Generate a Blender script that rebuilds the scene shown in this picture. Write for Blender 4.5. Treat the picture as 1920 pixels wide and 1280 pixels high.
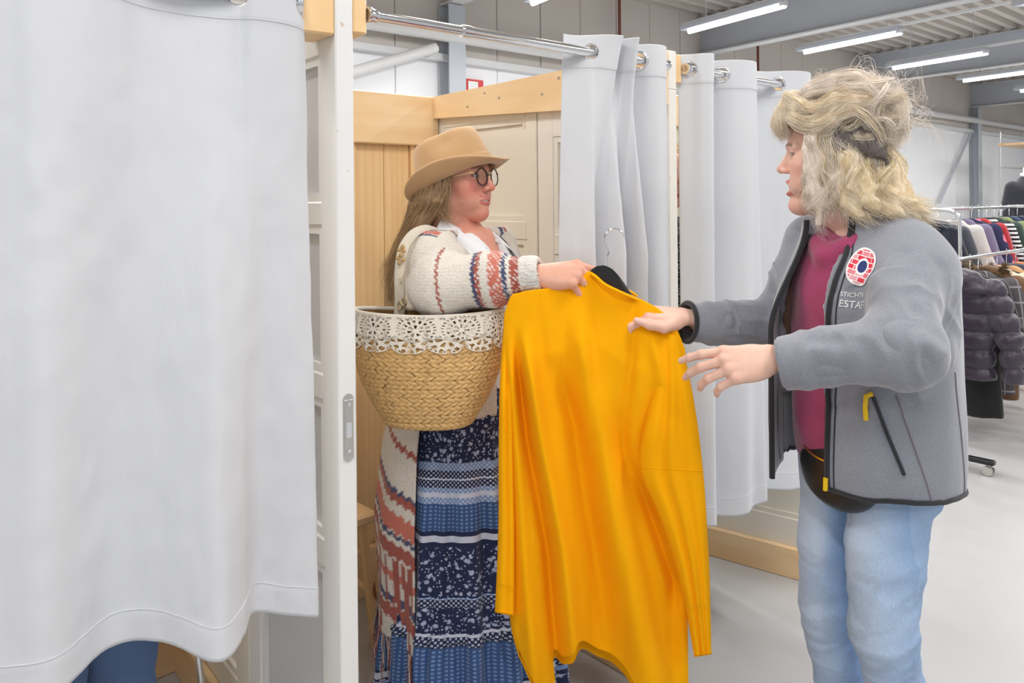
import bpy, bmesh, math, random
import numpy as np
import openvdb
from mathutils import Matrix, Vector, Euler

for o in list(bpy.data.objects):
    bpy.data.objects.remove(o)
scene = bpy.context.scene
COL = scene.collection
rng = np.random.default_rng(7)
random.seed(7)

# ------------------------------------------------------------------ camera
FPX, CX, CY, CAMH, ROLL = 1504.0, 960.0, 375.0, 1.45, 0.0092
cam = bpy.data.cameras.new('camera')
cam.sensor_width = 36.0
cam.lens = FPX / 1920.0 * 36.0
cam.shift_y = -(640.0 - CY) / 1920.0
cam.clip_end = 200
camo = bpy.data.objects.new('camera', cam)
COL.objects.link(camo)
c_, s_ = math.cos(ROLL), math.sin(ROLL)
camo.matrix_world = Matrix(((c_, s_, 0, 0), (0, 0, -1, 0), (-s_, c_, 0, CAMH), (0, 0, 0, 1)))
scene.camera = camo

# ------------------------------------------------------------------ world, exposure
w = bpy.data.worlds.new('hall_light')
scene.world = w
w.use_nodes = True
bg = w.node_tree.nodes['Background']
bg.inputs[0].default_value = (0.93, 0.965, 1.0, 1)
bg.inputs[1].default_value = 0.60
scene.view_settings.view_transform = 'Standard'
scene.view_settings.look = 'None'
scene.view_settings.gamma = 1
scene.view_settings.exposure = 0.02
TUBE_POWER = 40.0          # watts of each ceiling strip light

# ------------------------------------------------------------------ frames of reference
FD = np.array([0.745, 0.667, 0.0]); FD /= np.linalg.norm(FD)      # along the row of fitting rooms
ND = np.array([-FD[1], FD[0], 0.0])                               # into the fitting rooms
A0 = np.array([-0.326, 1.64, 0.0])                                # front end of the first partition
TH = math.atan2(FD[1], FD[0])

def B(u, v, z=0.0):
    return A0 + FD * u + ND * v + np.array([0, 0, z])

def Bm(P):
    P = np.asarray(P, float)
    return A0 + P[:, :1] * FD + P[:, 1:2] * ND + P[:, 2:3] * np.array([[0, 0, 1.0]])

def Hm(P):
    """hall frame: along the wall, towards the wall (from the camera's foot), up"""
    P = np.asarray(P, float)
    return P[:, :1] * FD + P[:, 1:2] * ND + P[:, 2:3] * np.array([[0, 0, 1.0]])

def W(px, py, d):
    """a place seen at px,py of the photograph, d metres in front of the camera"""
    dx, dy = px - CX, py - CY
    xs, yd = dx * c_ - dy * s_, dx * s_ + dy * c_
    return np.array([xs * d / FPX, d, CAMH - yd * d / FPX])

# ------------------------------------------------------------------ objects
def tag(o, label=None, cat=None, group=None, kind=None):
    if label: o['label'] = label
    if cat: o['category'] = cat
    if group: o['group'] = group
    if kind: o['kind'] = kind
    return o

def empty(name, loc, rz=0.0, label=None, cat=None, group=None, kind=None):
    o = bpy.data.objects.new(name, None)
    o.empty_display_size = 0.05
    COL.objects.link(o)
    o.matrix_world = Matrix.Translation(Vector([float(a) for a in loc])) @ Matrix.Rotation(rz, 4, 'Z')
    return tag(o, label, cat, group, kind)

WM = {}
def wm(o):
    m = Matrix(o.matrix_basis)
    p = o.parent
    while p is not None:
        m = Matrix(p.matrix_basis) @ m
        p = p.parent
    return m

def mk(name, V, F, mat, parent=None, smooth=True, uv=None, col=None, sharp=None, solid=None, origin=None):
    """V in world coordinates; the mesh becomes a child of parent (or stands alone)"""
    V = np.asarray(V, np.float64).reshape(-1, 3)
    me = bpy.data.meshes.new(name)
    o = bpy.data.objects.new(name, me)
    COL.objects.link(o)
    if parent is not None:
        o.parent = parent
        inv = np.array(wm(parent).inverted())
        V = V @ inv[:3, :3].T + inv[:3, 3]
    else:
        if origin is None:
            origin = [(V[:, 0].min() + V[:, 0].max()) / 2, (V[:, 1].min() + V[:, 1].max()) / 2, V[:, 2].min()]
        o.location = [float(a) for a in origin]
        V = V - np.asarray(origin)
    if isinstance(F, np.ndarray):
        n, m = F.shape
        me.vertices.add(len(V)); me.vertices.foreach_set('co', V.astype(np.float32).ravel())
        me.loops.add(n * m); me.loops.foreach_set('vertex_index', F.astype(np.int32).ravel())
        me.polygons.add(n)
        me.polygons.foreach_set('loop_start', np.arange(0, n * m, m, dtype=np.int32))
        me.update(calc_edges=True)
        me.validate()
    else:
        me.from_pydata([tuple(map(float, v)) for v in V], [], F)
    if smooth:
        me.polygons.foreach_set('use_smooth', np.ones(len(me.polygons), bool))
        if sharp:
            me.set_sharp_from_angle(angle=math.radians(sharp))
    if uv is not None:
        l = me.uv_layers.new(name='UVMap')
        li = np.zeros(len(me.loops), np.int32); me.loops.foreach_get('vertex_index', li)
        l.data.foreach_set('uv', np.asarray(uv, np.float32)[li].ravel())
    if col is not None:
        for cn, cv in col.items():
            a = me.attributes.new(cn, 'FLOAT_COLOR' if np.ndim(cv) == 2 else 'FLOAT', 'POINT')
            if np.ndim(cv) == 2:
                cc = np.ones((len(V), 4), np.float32); cc[:, :3] = cv
                a.data.foreach_set('color', cc.ravel())
            else:
                a.data.foreach_set('value', np.asarray(cv, np.float32))
    if mat is not None:
        me.materials.append(mat)
    if solid:
        md = o.modifiers.new('thickness', 'SOLIDIFY'); md.thickness = solid; md.offset = 0
    return o

class MB:
    def __init__(s): s.V, s.F = [], []
    def add(s, V, F):
        b = len(s.V)
        s.V += [tuple(map(float, v)) for v in V]
        s.F += [tuple(int(i) + b for i in f) for f in F]
        return s
    def box(s, lo, hi, fr=None, bev=0.0):
        lo, hi = np.array(lo, float), np.array(hi, float)
        lo, hi = np.minimum(lo, hi), np.maximum(lo, hi)
        if bev > 0:
            b = min(bev, 0.45 * (hi - lo).min())
            pts = []
            for ax in range(3):
                pass
            bm = bmesh.new(); bmesh.ops.create_cube(bm, size=1)
            for v in bm.verts: v.co = Vector([(lo[i] + hi[i]) / 2 + v.co[i] * (hi[i] - lo[i]) for i in range(3)])
            bmesh.ops.bevel(bm, geom=bm.edges[:], offset=b, segments=1, affect='EDGES')
            V = np.array([v.co[:] for v in bm.verts]); bm.verts.index_update()
            F = [[v.index for v in f.verts] for f in bm.faces]
            bm.free()
        else:
            V = np.array([[(lo, hi)[i][0], (lo, hi)[j][1], (lo, hi)[k][2]] for i in (0, 1) for j in (0, 1) for k in (0, 1)])
            F = [(0, 1, 3, 2), (4, 6, 7, 5), (0, 4, 5, 1), (2, 3, 7, 6), (0, 2, 6, 4), (1, 5, 7, 3)]
        if fr is not None: V = fr(V)
        return s.add(V, F)
    def tube(s, P, r, n=8, caps=True, flat=1.0, up=(0, 0, 1)):
        V, F = tube_vf(P, r, n, caps, flat, up)
        return s.add(V, F)
    def lathe(s, prof, c, n=24, fr=None, axis=None):
        """prof [(r,z)...] about z through c, or about axis"""
        ring = []
        a = np.linspace(0, 2 * np.pi, n, endpoint=False)
        for r, z in prof:
            ring.append(np.stack([r * np.cos(a), r * np.sin(a), np.full(n, z)], 1))
        V = np.concatenate(ring)
        if axis is not None:
            q = Vector((0, 0, 1)).rotation_difference(Vector(axis)).to_matrix()
            V = V @ np.array(q).T
        V = V + np.asarray(c, float)
        if fr is not None: V = fr(V)
        F = []
        for i in range(len(prof) - 1):
            for j in range(n):
                k = (j + 1) % n
                F.append((i * n + j, i * n + k, (i + 1) * n + k, (i + 1) * n + j))
        F.append(tuple(range(n - 1, -1, -1))); F.append(tuple(range((len(prof) - 1) * n, len(prof) * n)))
        return s.add(V, F)
    def build(s, name, mat, parent=None, smooth=False, sharp=35, **k):
        return mk(name, s.V, s.F, mat, parent, smooth=smooth, sharp=sharp if smooth else None, **k)

def tube_vf(P, r, n=8, caps=True, flat=1.0, up=(0, 0, 1)):
    P = np.asarray(P, float); m = len(P)
    r = np.full(m, r, float) if np.ndim(r) == 0 else np.asarray(r, float)
    T = np.gradient(P, axis=0); T /= np.linalg.norm(T, axis=1)[:, None] + 1e-12
    u = np.asarray(up, float)
    if abs(T[0] @ u) > 0.95: u = np.array([1.0, 0, 0]) if abs(T[0][0]) < .9 else np.array([0, 1.0, 0])
    a = np.linspace(0, 2 * np.pi, n, endpoint=False)
    V = []
    X = np.cross(u, T[0]); X /= np.linalg.norm(X)
    for i in range(m):
        X = X - T[i] * (X @ T[i]); X /= np.linalg.norm(X) + 1e-12
        Y = np.cross(T[i], X)
        V.append(P[i] + r[i] * (np.cos(a)[:, None] * X + flat * np.sin(a)[:, None] * Y))
    V = np.concatenate(V)
    F = [(i * n + j, i * n + (j + 1) % n, (i + 1) * n + (j + 1) % n, (i + 1) * n + j) for i in range(m - 1) for j in range(n)]
    if caps: F += [tuple(range(n - 1, -1, -1)), tuple(range((m - 1) * n, m * n))]
    return V, F

def spline(P, n, closed=False):
    """Catmull-Rom through P, n samples spread evenly in parameter"""
    P = np.asarray(P, float)
    m = len(P)
    t = np.linspace(0, m - 1, n)
    i = np.clip(np.floor(t).astype(int), 0, m - 2); f = (t - i)[:, None]
    g = lambda k: P[np.clip(k, 0, m - 1)]
    p0, p1, p2, p3 = g(i - 1), g(i), g(i + 1), g(i + 2)
    return .5 * (2 * p1 + (p2 - p0) * f + (2 * p0 - 5 * p1 + 4 * p2 - p3) * f ** 2 + (3 * p1 - p0 - 3 * p2 + p3) * f ** 3)

def even(P, n):
    """resample a polyline evenly by arc length"""
    P = np.asarray(P, float)
    L = np.r_[0, np.cumsum(np.linalg.norm(np.diff(P, axis=0), axis=1))]
    t = np.linspace(0, L[-1], n)
    return np.stack([np.interp(t, L, P[:, k]) for k in range(P.shape[1])], 1)

def interp(x, xs, ys):
    return np.interp(x, xs, ys)

def smooth_interp(x, xs, ys):
    """monotone-ish cubic through points"""
    xs, ys = np.asarray(xs, float), np.asarray(ys, float)
    m = np.gradient(ys, xs)
    x = np.clip(x, xs[0], xs[-1])
    i = np.clip(np.searchsorted(xs, x) - 1, 0, len(xs) - 2)
    h = xs[i + 1] - xs[i]; t = (x - xs[i]) / h
    return (2 * t ** 3 - 3 * t ** 2 + 1) * ys[i] + (t ** 3 - 2 * t ** 2 + t) * h * m[i] + (-2 * t ** 3 + 3 * t ** 2) * ys[i + 1] + (t ** 3 - t ** 2) * h * m[i + 1]

def grid_faces(nr, nc, wrap=False):
    F = []
    i, j = np.meshgrid(np.arange(nr - 1), np.arange(nc if wrap else nc - 1), indexing='ij')
    k = (j + 1) % nc
    return np.stack([i * nc + j, i * nc + k, (i + 1) * nc + k, (i + 1) * nc + j], -1).reshape(-1, 4)

def vnoise(P, scale, seed=0, octaves=3):
    """smooth value noise on points, about -1..1"""
    P = np.asarray(P, float) * scale + seed * 17.37
    out = np.zeros(len(P)); amp = 1.0; tot = 0
    for o in range(octaves):
        f = np.floor(P).astype(np.int64); t = P - f; t = t * t * (3 - 2 * t)
        acc = 0
        for dx in (0, 1):
            for dy in (0, 1):
                for dz in (0, 1):
                    h = ((f[:, 0] + dx) * 374761393 + (f[:, 1] + dy) * 668265263 + (f[:, 2] + dz) * 2147483647 + seed * 1013) & 0xFFFFFFFF
                    h = ((h ^ (h >> 13)) * 1274126177) & 0xFFFFFFFF
                    h = (h ^ (h >> 16)) & 0xFFFF
                    wgt = (t[:, 0] if dx else 1 - t[:, 0]) * (t[:, 1] if dy else 1 - t[:, 1]) * (t[:, 2] if dz else 1 - t[:, 2])
                    acc = acc + wgt * (h / 32767.5 - 1)
        out += amp * acc; tot += amp
        amp *= .5; P = P * 2.03 + 11.1
    return out / tot

# ------------------------------------------------------------------ materials
def srgb(r, g, b):
    f = lambda c: (c / 255 / 12.92) if c / 255 <= .04045 else ((c / 255 + .055) / 1.055) ** 2.4
    return (f(r), f(g), f(b), 1.0)

class NT:
    def __init__(s, name):
        s.m = bpy.data.materials.new(name); s.m.use_nodes = True
        s.t = s.m.node_tree; s.N = s.t.nodes; s.b = s.N['Principled BSDF']
    def n(s, typ, **k):
        x = s.N.new('ShaderNode' + typ)
        for a, b in k.items():
            if a.startswith('i_'):
                key = a[2:]; key = int(key) if key.isdigit() else key.replace('_', ' ')
                x.inputs[key].default_value = b
            else: setattr(x, a, b)
        return x
    def l(s, a, b): s.t.links.new(a, b)
    def val(s, x, inp):
        if hasattr(x, 'is_output'): s.l(x, inp)
        else: inp.default_value = x
    def math(s, op, a, b=0.0, c=0.0, clamp=False):
        x = s.n('Math', operation=op, use_clamp=clamp)
        s.val(a, x.inputs[0]); s.val(b, x.inputs[1]); s.val(c, x.inputs[2])
        return x.outputs[0]
    def mix(s, f, a, b):
        x = s.n('Mix', data_type='RGBA')
        s.val(f, x.inputs[0]); s.val(a, x.inputs[6]); s.val(b, x.inputs[7])
        return x.outputs[2]
    def coord(s, kind='Object', scale=(1, 1, 1), rot=(0, 0, 0)):
        tc = s.n('TexCoord'); mp = s.n('Mapping')
        mp.inputs['Scale'].default_value = scale; mp.inputs['Rotation'].default_value = rot
        s.l(tc.outputs[kind], mp.inputs[0])
        return mp.outputs[0]
    def noise(s, vec, scale, detail=3, rough=.5, dist=0.0):
        x = s.n('TexNoise'); s.l(vec, x.inputs['Vector'])
        x.inputs['Scale'].default_value = scale; x.inputs['Detail'].default_value = detail
        x.inputs['Roughness'].default_value = rough; x.inputs['Distortion'].default_value = dist
        return x.outputs['Fac']
    def voro(s, vec, scale, feature='F1', rnd=1.0):
        x = s.n('TexVoronoi', feature=feature); s.l(vec, x.inputs['Vector'])
        x.inputs['Scale'].default_value = scale; x.inputs['Randomness'].default_value = rnd
        return x.outputs['Distance']
    def ramp(s, f, stops, interp='LINEAR'):
        x = s.n('ValToRGB'); s.val(f, x.inputs[0]); r = x.color_ramp; r.interpolation = interp
        while len(r.elements) < len(stops): r.elements.new(.5)
        for e, (p, c) in zip(r.elements, stops):
            e.position = p; e.color = c if not np.isscalar(c) else (c, c, c, 1)
        return x.outputs[0]
    def sepxyz(s, v):
        x = s.n('SeparateXYZ'); s.l(v, x.inputs[0]); return x.outputs
    def bump(s, h, strength=.3, dist=.002):
        x = s.n('Bump'); x.inputs['Strength'].default_value = strength; x.inputs['Distance'].default_value = dist
        s.l(h, x.inputs['Height']); s.l(x.outputs[0], s.b.inputs['Normal'])
    def set(s, color=None, rough=None, metal=None, **k):
        if color is not None: s.val(color, s.b.inputs['Base Color'])
        if rough is not None: s.val(rough, s.b.inputs['Roughness'])
        if metal is not None: s.b.inputs['Metallic'].default_value = metal
        for a, b in k.items(): s.val(b, s.b.inputs[a.replace('_', ' ')])
        return s.m

def dim(c, f): return (c[0] * f, c[1] * f, c[2] * f, 1)

def plain(name, c, rough=.5, metal=0.0, var=.08, scale=8, bumpy=0.0, bscale=60, **k):
    t = NT(name); v = t.coord()
    f = t.noise(v, scale, 4)
    col = t.mix(f, dim(c, 1 - var), dim(c, 1 + var))
    if bumpy: t.bump(t.noise(v, bscale, 3), bumpy)
    return t.set(col, rough, metal, **k)

def fabric(name, c, weave=900, bump=.25, var=.05, sheen=.3, rough=.9, scale=6):
    t = NT(name); v = t.coord()
    f = t.noise(v, scale, 4)
    col = t.mix(f, dim(c, 1 - var), dim(c, 1 + var))
    wv = t.noise(v, weave, 2)
    t.bump(wv, bump, .0012)
    return t.set(col, rough, 0, Sheen_Weight=sheen, Sheen_Roughness=.5)

def pine(name, axis, light=srgb(252, 224, 182), dark=srgb(232, 186, 128)):
    t = NT(name)
    sc = [8, 8, 8]; sc[axis] = .5
    v = t.coord('Object', tuple(sc))
    oi = t.n('ObjectInfo')
    add = t.n('VectorMath', operation='ADD'); t.l(v, add.inputs[0])
    sc2 = t.n('VectorMath', operation='SCALE'); sc2.inputs[0].default_value = (37, 23, 51); t.l(oi.outputs['Random'], sc2.inputs['Scale'])
    t.l(sc2.outputs[0], add.inputs[1]); vv = add.outputs[0]
    g = t.noise(vv, 1.0, 5, .55, 1.2)
    w1 = t.n('TexWave', wave_type='BANDS'); t.l(vv, w1.inputs['Vector'])
    w1.inputs['Scale'].default_value = 1.3; w1.inputs['Distortion'].default_value = 6; w1.inputs['Detail'].default_value = 3
    f = t.math('MULTIPLY_ADD', w1.outputs['Fac'], .16, t.math('MULTIPLY', g, .75))
    col = t.ramp(f, [(.2, light), (.85, dark)])
    sk = [5.5, 5.5, 5.5]; sk[axis] = 2.6
    kv = t.coord('Object', tuple(sk))
    add2 = t.n('VectorMath', operation='ADD'); t.l(kv, add2.inputs[0]); t.l(sc2.outputs[0], add2.inputs[1])
    kd = t.voro(add2.outputs[0], 1.0)
    kn = t.ramp(kd, [(.05, 1.0), (.10, 0.0)])
    col = t.mix(kn, col, srgb(150, 92, 48))
    t.bump(f, .12, .001)
    return t.set(col, .42, 0, Coat_Weight=.12, Coat_Roughness=.3)

def painted(name, c, chip=srgb(196, 150, 100), wear=.5):
    t = NT(name); v = t.coord()
    n1 = t.noise(v, 3.5, 5); n2 = t.noise(v, 28, 6, .62)
    col = t.mix(n1, dim(c, .95), dim(c, 1.03))
    st = t.noise(t.coord('Object', (30, 30, 1.5)), 1, 4)
    col = t.mix(t.math('MULTIPLY', st, .25), col, dim(c, .88))
    ch = t.ramp(n2, [(.675, 0.0), (.70, wear)])
    col = t.mix(ch, col, chip)
    t.bump(t.noise(t.coord('Object', (40, 40, 4)), 1, 3), .12, .001)
    return t.set(col, .42)

MT = {}
MT['pine_u'] = pine('pine_along', 0)
MT['pine_v'] = pine('pine_across', 1)
MT['pine_z'] = pine('pine_upright', 2, srgb(252, 218, 168), srgb(232, 186, 124))
MT['white_paint'] = painted('white_door_paint', srgb(236, 236, 234))
MT['cream_paint'] = painted('cream_door_paint', srgb(238, 232, 219))
MT['ivory_paint'] = painted('ivory_door_paint', srgb(240, 235, 226))
MT['green_paint'] = painted('pale_green_paint', srgb(222, 226, 205))
MT['door_grey'] = painted('pale_grey_door_panel', srgb(205, 207, 210), wear=.2)
MT['chrome'] = plain('chrome', (.82, .82, .84, 1), .12, 1.0, .02)
MT['steel'] = plain('brushed_steel', (.62, .61, .58, 1), .35, 1.0, .06, 40)
MT['black_plastic'] = plain('black_plastic', (.012, .012, .014, 1), .35, 0, .1)
MT['black_rubber'] = plain('black_rubber', (.02, .02, .02, 1), .7, 0, .1)
MT['wall_white'] = plain('white_wall_panel', srgb(246, 247, 250), .5, 0, .02, 2)
MT['clad'] = plain('greige_cladding', srgb(224, 217, 210), .55, 0, .03, 2)
MT['steel_grey'] = plain('grey_painted_steel', srgb(192, 198, 206), .5, 0, .04, 3)
MT['steel_white'] = plain('white_painted_steel', srgb(222, 223, 224), .45, 0, .03, 3)
MT['deck'] = plain('pale_roof_deck', srgb(205, 198, 190), .5, 0, .03, 2)
MT['pipe'] = plain('pale_pipe_jacket', srgb(222, 222, 222), .45, 0, .03, 4)
MT['rust'] = plain('rust_red_pipe', srgb(128, 78, 66), .6, 0, .1, 6)
MT['sign_red'] = plain('sign_red', srgb(214, 40, 45), .4, 0, .03)
MT['sign_white'] = plain('sign_white', srgb(240, 240, 240), .4, 0, .01)

def emis(name, c, s):
    t = NT(name)
    return t.set((.9, .9, .9, 1), .4, Emission_Color=c, Emission_Strength=s)
MT['tube'] = emis('lit_tube', (1, .99, .97, 1), 6.0)
MT['tube'].cycles.emission_sampling = 'NONE'

def floor_mat():
    t = NT('pale_concrete_floor'); v = t.coord()
    a = t.noise(v, .7, 5, .6); b = t.noise(v, 9, 6, .65); c = t.noise(v, 60, 3)
    col = t.mix(a, srgb(176, 176, 178), srgb(192, 192, 194))
    col = t.mix(t.ramp(b, [(.42, 0.0), (.75, .35)]), col, srgb(190, 188, 186))
    sp = t.ramp(t.voro(v, 3.1), [(.012, 1.0), (.02, 0.0)])
    col = t.mix(t.math('MULTIPLY', sp, .7), col, srgb(120, 112, 106))
    t.bump(c, .03, .001)
    return t.set(col, t.math('MULTIPLY_ADD', b, .25, .22), 0)
MT['floor'] = floor_mat()

def curtain_mat():
    t = NT('pale_grey_curtain_cotton'); v = t.coord()
    f = t.noise(v, 3, 4)
    col = t.mix(f, srgb(208, 210, 215), srgb(217, 219, 223))
    wr = t.noise(t.coord('Object', (1, 1, .35)), 22, 5, .6)
    fine = t.noise(v, 700, 2)
    t.bump(t.math('MULTIPLY_ADD', fine, .06, wr), .22, .006)
    return t.set(col, .85, 0, Sheen_Weight=.15)
MT['curtain'] = curtain_mat()
# ================================================================== THE HALL
WALL = 7.5
fl = MB().box((-14, -9, -.1), (36, WALL + .2, 0), Hm).build('floor', MT['floor']); tag(fl, 'pale grey polished concrete floor of the hall', kind='structure')
wall = empty('wall_back', Hm([(10, WALL, 0)])[0], TH, 'white panelled hall wall below with greige cladding above', kind='structure')
MB().box((-14, WALL + .06, 0), (36, WALL + .2, 4.5), Hm).build('wall_core', MT['wall_white'], wall)
u = -4.0; i = 0
while u < 34:
    MB().box((u, WALL, 0), (u + 1.49, WALL + .07, 3.12), Hm, .008).build('wall_panel', MT['wall_white'], wall)
    MB().box((u, WALL, 3.16), (u + .735, WALL + .07, 4.5), Hm, .008).build('cladding_panel', MT['clad'], wall)
    MB().box((u + .75, WALL, 3.16), (u + 1.49, WALL + .07, 4.5), Hm, .008).build('cladding_panel', MT['clad'], wall)
    u += 1.5
led = MB().box((-6, WALL - .10, 3.06), (34, WALL, 3.15), Hm, .01).build('trim_1', MT['steel_white']); tag(led, 'white ledge running along the hall wall under the pipe', kind='structure')

# corrugated roof deck: ribs run along the wall
prof = []
n = -7.0
while n < WALL + .2:
    prof += [(n, 4.34), (n + .10, 4.34), (n + .13, 4.44), (n + .22, 4.44)]
    n += .25
P = []
for uu in (-14, 36):
    P += [(uu, a, b) for a, b in prof]
np_ = len(prof)
F = [(i, i + 1, np_ + i + 1, np_ + i) for i in range(np_ - 1)]
ce = mk('ceiling', Hm(P), F, MT['deck'], smooth=False); tag(ce, 'pale corrugated roof deck over the hall', kind='structure')
ce.modifiers.new('thickness', 'SOLIDIFY').thickness = .01

# columns and beams
BDIR = np.array([.56, -.828, 0])
BPER = np.array([.828, .56, 0])
for k, uu in enumerate((5.7, 10.75, 16.2, 22.6, 28.6)):
    p0 = Hm([(uu, WALL - .12, 0)])[0]
    fr = lambda Q, p0=p0: p0 + np.asarray(Q)[:, :1] * FD + np.asarray(Q)[:, 1:2] * ND + np.asarray(Q)[:, 2:3] * np.array([[0, 0, 1.]])
    m = MB()
    m.box((-.12, -.10, 0), (.12, -.085, 3.7), fr); m.box((-.12, .085, 0), (.12, .10, 3.7), fr); m.box((-.006, -.09, 0), (.006, .09, 3.7), fr)
    ob = m.build('steel_column', MT['steel_grey']); tag(ob, ['grey steel column on the wall behind the hat', 'grey steel column on the wall above the middle curtain', 'grey steel column on the wall behind the blonde hair', 'grey steel column on the white wall above the clothes racks', 'grey steel column on the wall furthest right'][k], 'column', 'steel columns along the hall wall')
    fb = lambda Q, p0=p0: p0 + np.asarray(Q)[:, :1] * BPER + np.asarray(Q)[:, 1:2] * BDIR + np.asarray(Q)[:, 2:3] * np.array([[0, 0, 1.]])
    be = empty('roof_beam', p0 + np.array([0, 0, 3.72]), math.atan2(BDIR[1], BDIR[0]), ['grey steel roof beam meeting the wall behind the hat', 'wide grey steel roof beam crossing above the middle strip light', 'grey steel roof beam above the third strip light', 'grey steel roof beam at the right over the clothes racks', 'grey steel roof beam furthest right in the hall'][k], 'beam', 'steel roof beams')
    MB().box((-.006, -.2, 3.73), (.006, 13, 4.28), fb).build('web', MT['steel_grey'], be)
    MB().box((-.10, -.2, 3.715), (.10, 13, 3.735), fb).build('bottom_flange', MT['steel_white'], be)
    MB().box((-.10, -.2, 4.27), (.10, 13, 4.295), fb).build('top_flange', MT['steel_grey'], be)
# roof bracing rods and wall brace
def rod(name, a, b, r, mat, label, cat, **k):
    ob = MB().tube([a, b], r, 10).build(name, mat, smooth=True); return tag(ob, label, cat, **k)
rod('brace_rod', Hm([(20.2, WALL - .1, 1.3)])[0], Hm([(22.3, WALL - .1, 3.05)])[0], .035, MT['steel_grey'], 'slanting grey brace on the white wall beside the blonde hair', 'brace')
rod('roof_brace', Hm([(16.2, WALL - .3, 3.8)])[0], Hm([(18.7, WALL - 3.2, 4.25)])[0], .05, MT['steel_white'], 'slanting pale brace under the roof deck between two strip lights', 'brace')
# pipes
mp = MB(); mp.tube(Hm([(-3, WALL - .2, 3.32), (34, WALL - .2, 3.38)]), .075, 16)
pp = mp.build('wall_pipe', MT['pipe'], smooth=True); tag(pp, 'long pale insulated pipe running level along the hall wall', 'pipe')
mp = MB(); mp.tube(Hm([(5.4, WALL - .2, 3.17), (4.2, WALL - .2, 2.75), (1.5, WALL - .2, 1.82)]), .06, 14)
pp = mp.build('drain_pipe', MT['pipe'], smooth=True); tag(pp, 'pale pipe sloping down to the left behind the plank wall', 'pipe')
for uu, lb in ((8.62, 'thin rust red pipe hanging above the gathered curtain'), (4.33, 'thin rust red pipe beside the pine block on the white door'), (12.2, 'thin rust red pipe on the wall left of the third strip light')):
    rod('sprinkler_pipe', Hm([(uu, WALL - .16, 3.40)])[0], Hm([(uu, WALL - .16, 4.3)])[0], .022, MT['rust'], lb, 'pipe', group='thin rust red pipes')
# sign
c0 = Hm([(6.1, WALL - .03, 2.66)])[0]
sg = empty('wall_sign', c0, TH, 'small red and white sign on the wall above the partition beam', 'sign')
fs = lambda Q: c0 + np.asarray(Q)[:, :1] * FD + np.asarray(Q)[:, 1:2] * ND + np.asarray(Q)[:, 2:3] * np.array([[0, 0, 1.]])
MB().box((-.13, -.01, 0), (.13, .01, .24), fs).build('board', MT['sign_red'], sg)
MB().box((-.105, -.014, .03), (.045, -.009, .215), fs).build('panel', MT['sign_white'], sg)
MB().box((.06, -.014, .03), (.11, -.009, .10), fs).build('symbol', MT['sign_white'], sg)

# ceiling strip lights
LDIR = np.array([.497, -.868, 0.]); LPER = np.array([.868, .497, 0.])
def strip_light(p, label, lit=True):
    """p = far end of the tube"""
    fr = lambda Q: p + np.asarray(Q)[:, :1] * LDIR + np.asarray(Q)[:, 1:2] * LPER + np.asarray(Q)[:, 2:3] * np.array([[0, 0, 1.]])
    e = empty('strip_light', p, math.atan2(LDIR[1], LDIR[0]), label, 'light', 'ceiling strip lights')
    MB().box((-.12, -.05, .03), (1.5, .05, .085), fr, .006).build('housing', MT['steel_grey'], e)
    MB().box((-.10, -.025, .085), (2.86, .025, .115), fr).build('trunking', MT['steel_white'], e)
    MB().tube(fr([(0, 0, 0), (1.5, 0, 0)]), .03, 14).build('tube', MT['tube'], e, smooth=True)
    MB().box((1.44, -.03, -.005), (1.52, .03, .05), fr, .006).build('end_cap', MT['steel_white'], e)
    for a in (.3, 1.3):
        MB().tube(fr([(a, 0, .1), (a, 0, 4.34 - p[2])]), .006, 6).build('hanger', MT['steel_grey'], e)
    li = bpy.data.lights.new('tube_glow', 'AREA'); li.shape = 'RECTANGLE'; li.size = 1.45; li.size_y = .08
    li.energy = TUBE_POWER; li.color = (1, .985, .96)
    lo = bpy.data.objects.new('tube_glow', li); COL.objects.link(lo); lo.parent = e
    lo.location = (.75, 0, -.035)
LL = {(0, 0): 'lit strip light above the middle curtain, largest in view', (1, 0): 'lit strip light above the blonde hair, second from the left beam', (2, 0): 'lit strip light at the upper right, third along the row',
      (3, 0): 'lit strip light at the right edge, lowest of the row', (-1, 0): 'lit strip light cut by the top edge above the gathered curtain', (1, 1): 'lit strip light at the top right corner of the picture'}
for k in range(-4, 8):
    for m_ in range(0, 6):
        p = np.array([2.216 + 1.98 * k, 9.95 + 1.5 * k, 3.52]) + LDIR * 3.0 * m_
        nn = p @ ND
        if nn > 7 or nn < -2.6 or p[1] < -2.5 or p[0] < -4 or p[0] > 17 or p[1] > 21 or (p[0] > 12 and m_ > 1): continue
        strip_light(p, LL.get((k, m_), 'lit strip light hanging from the roof outside the picture'))

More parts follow.
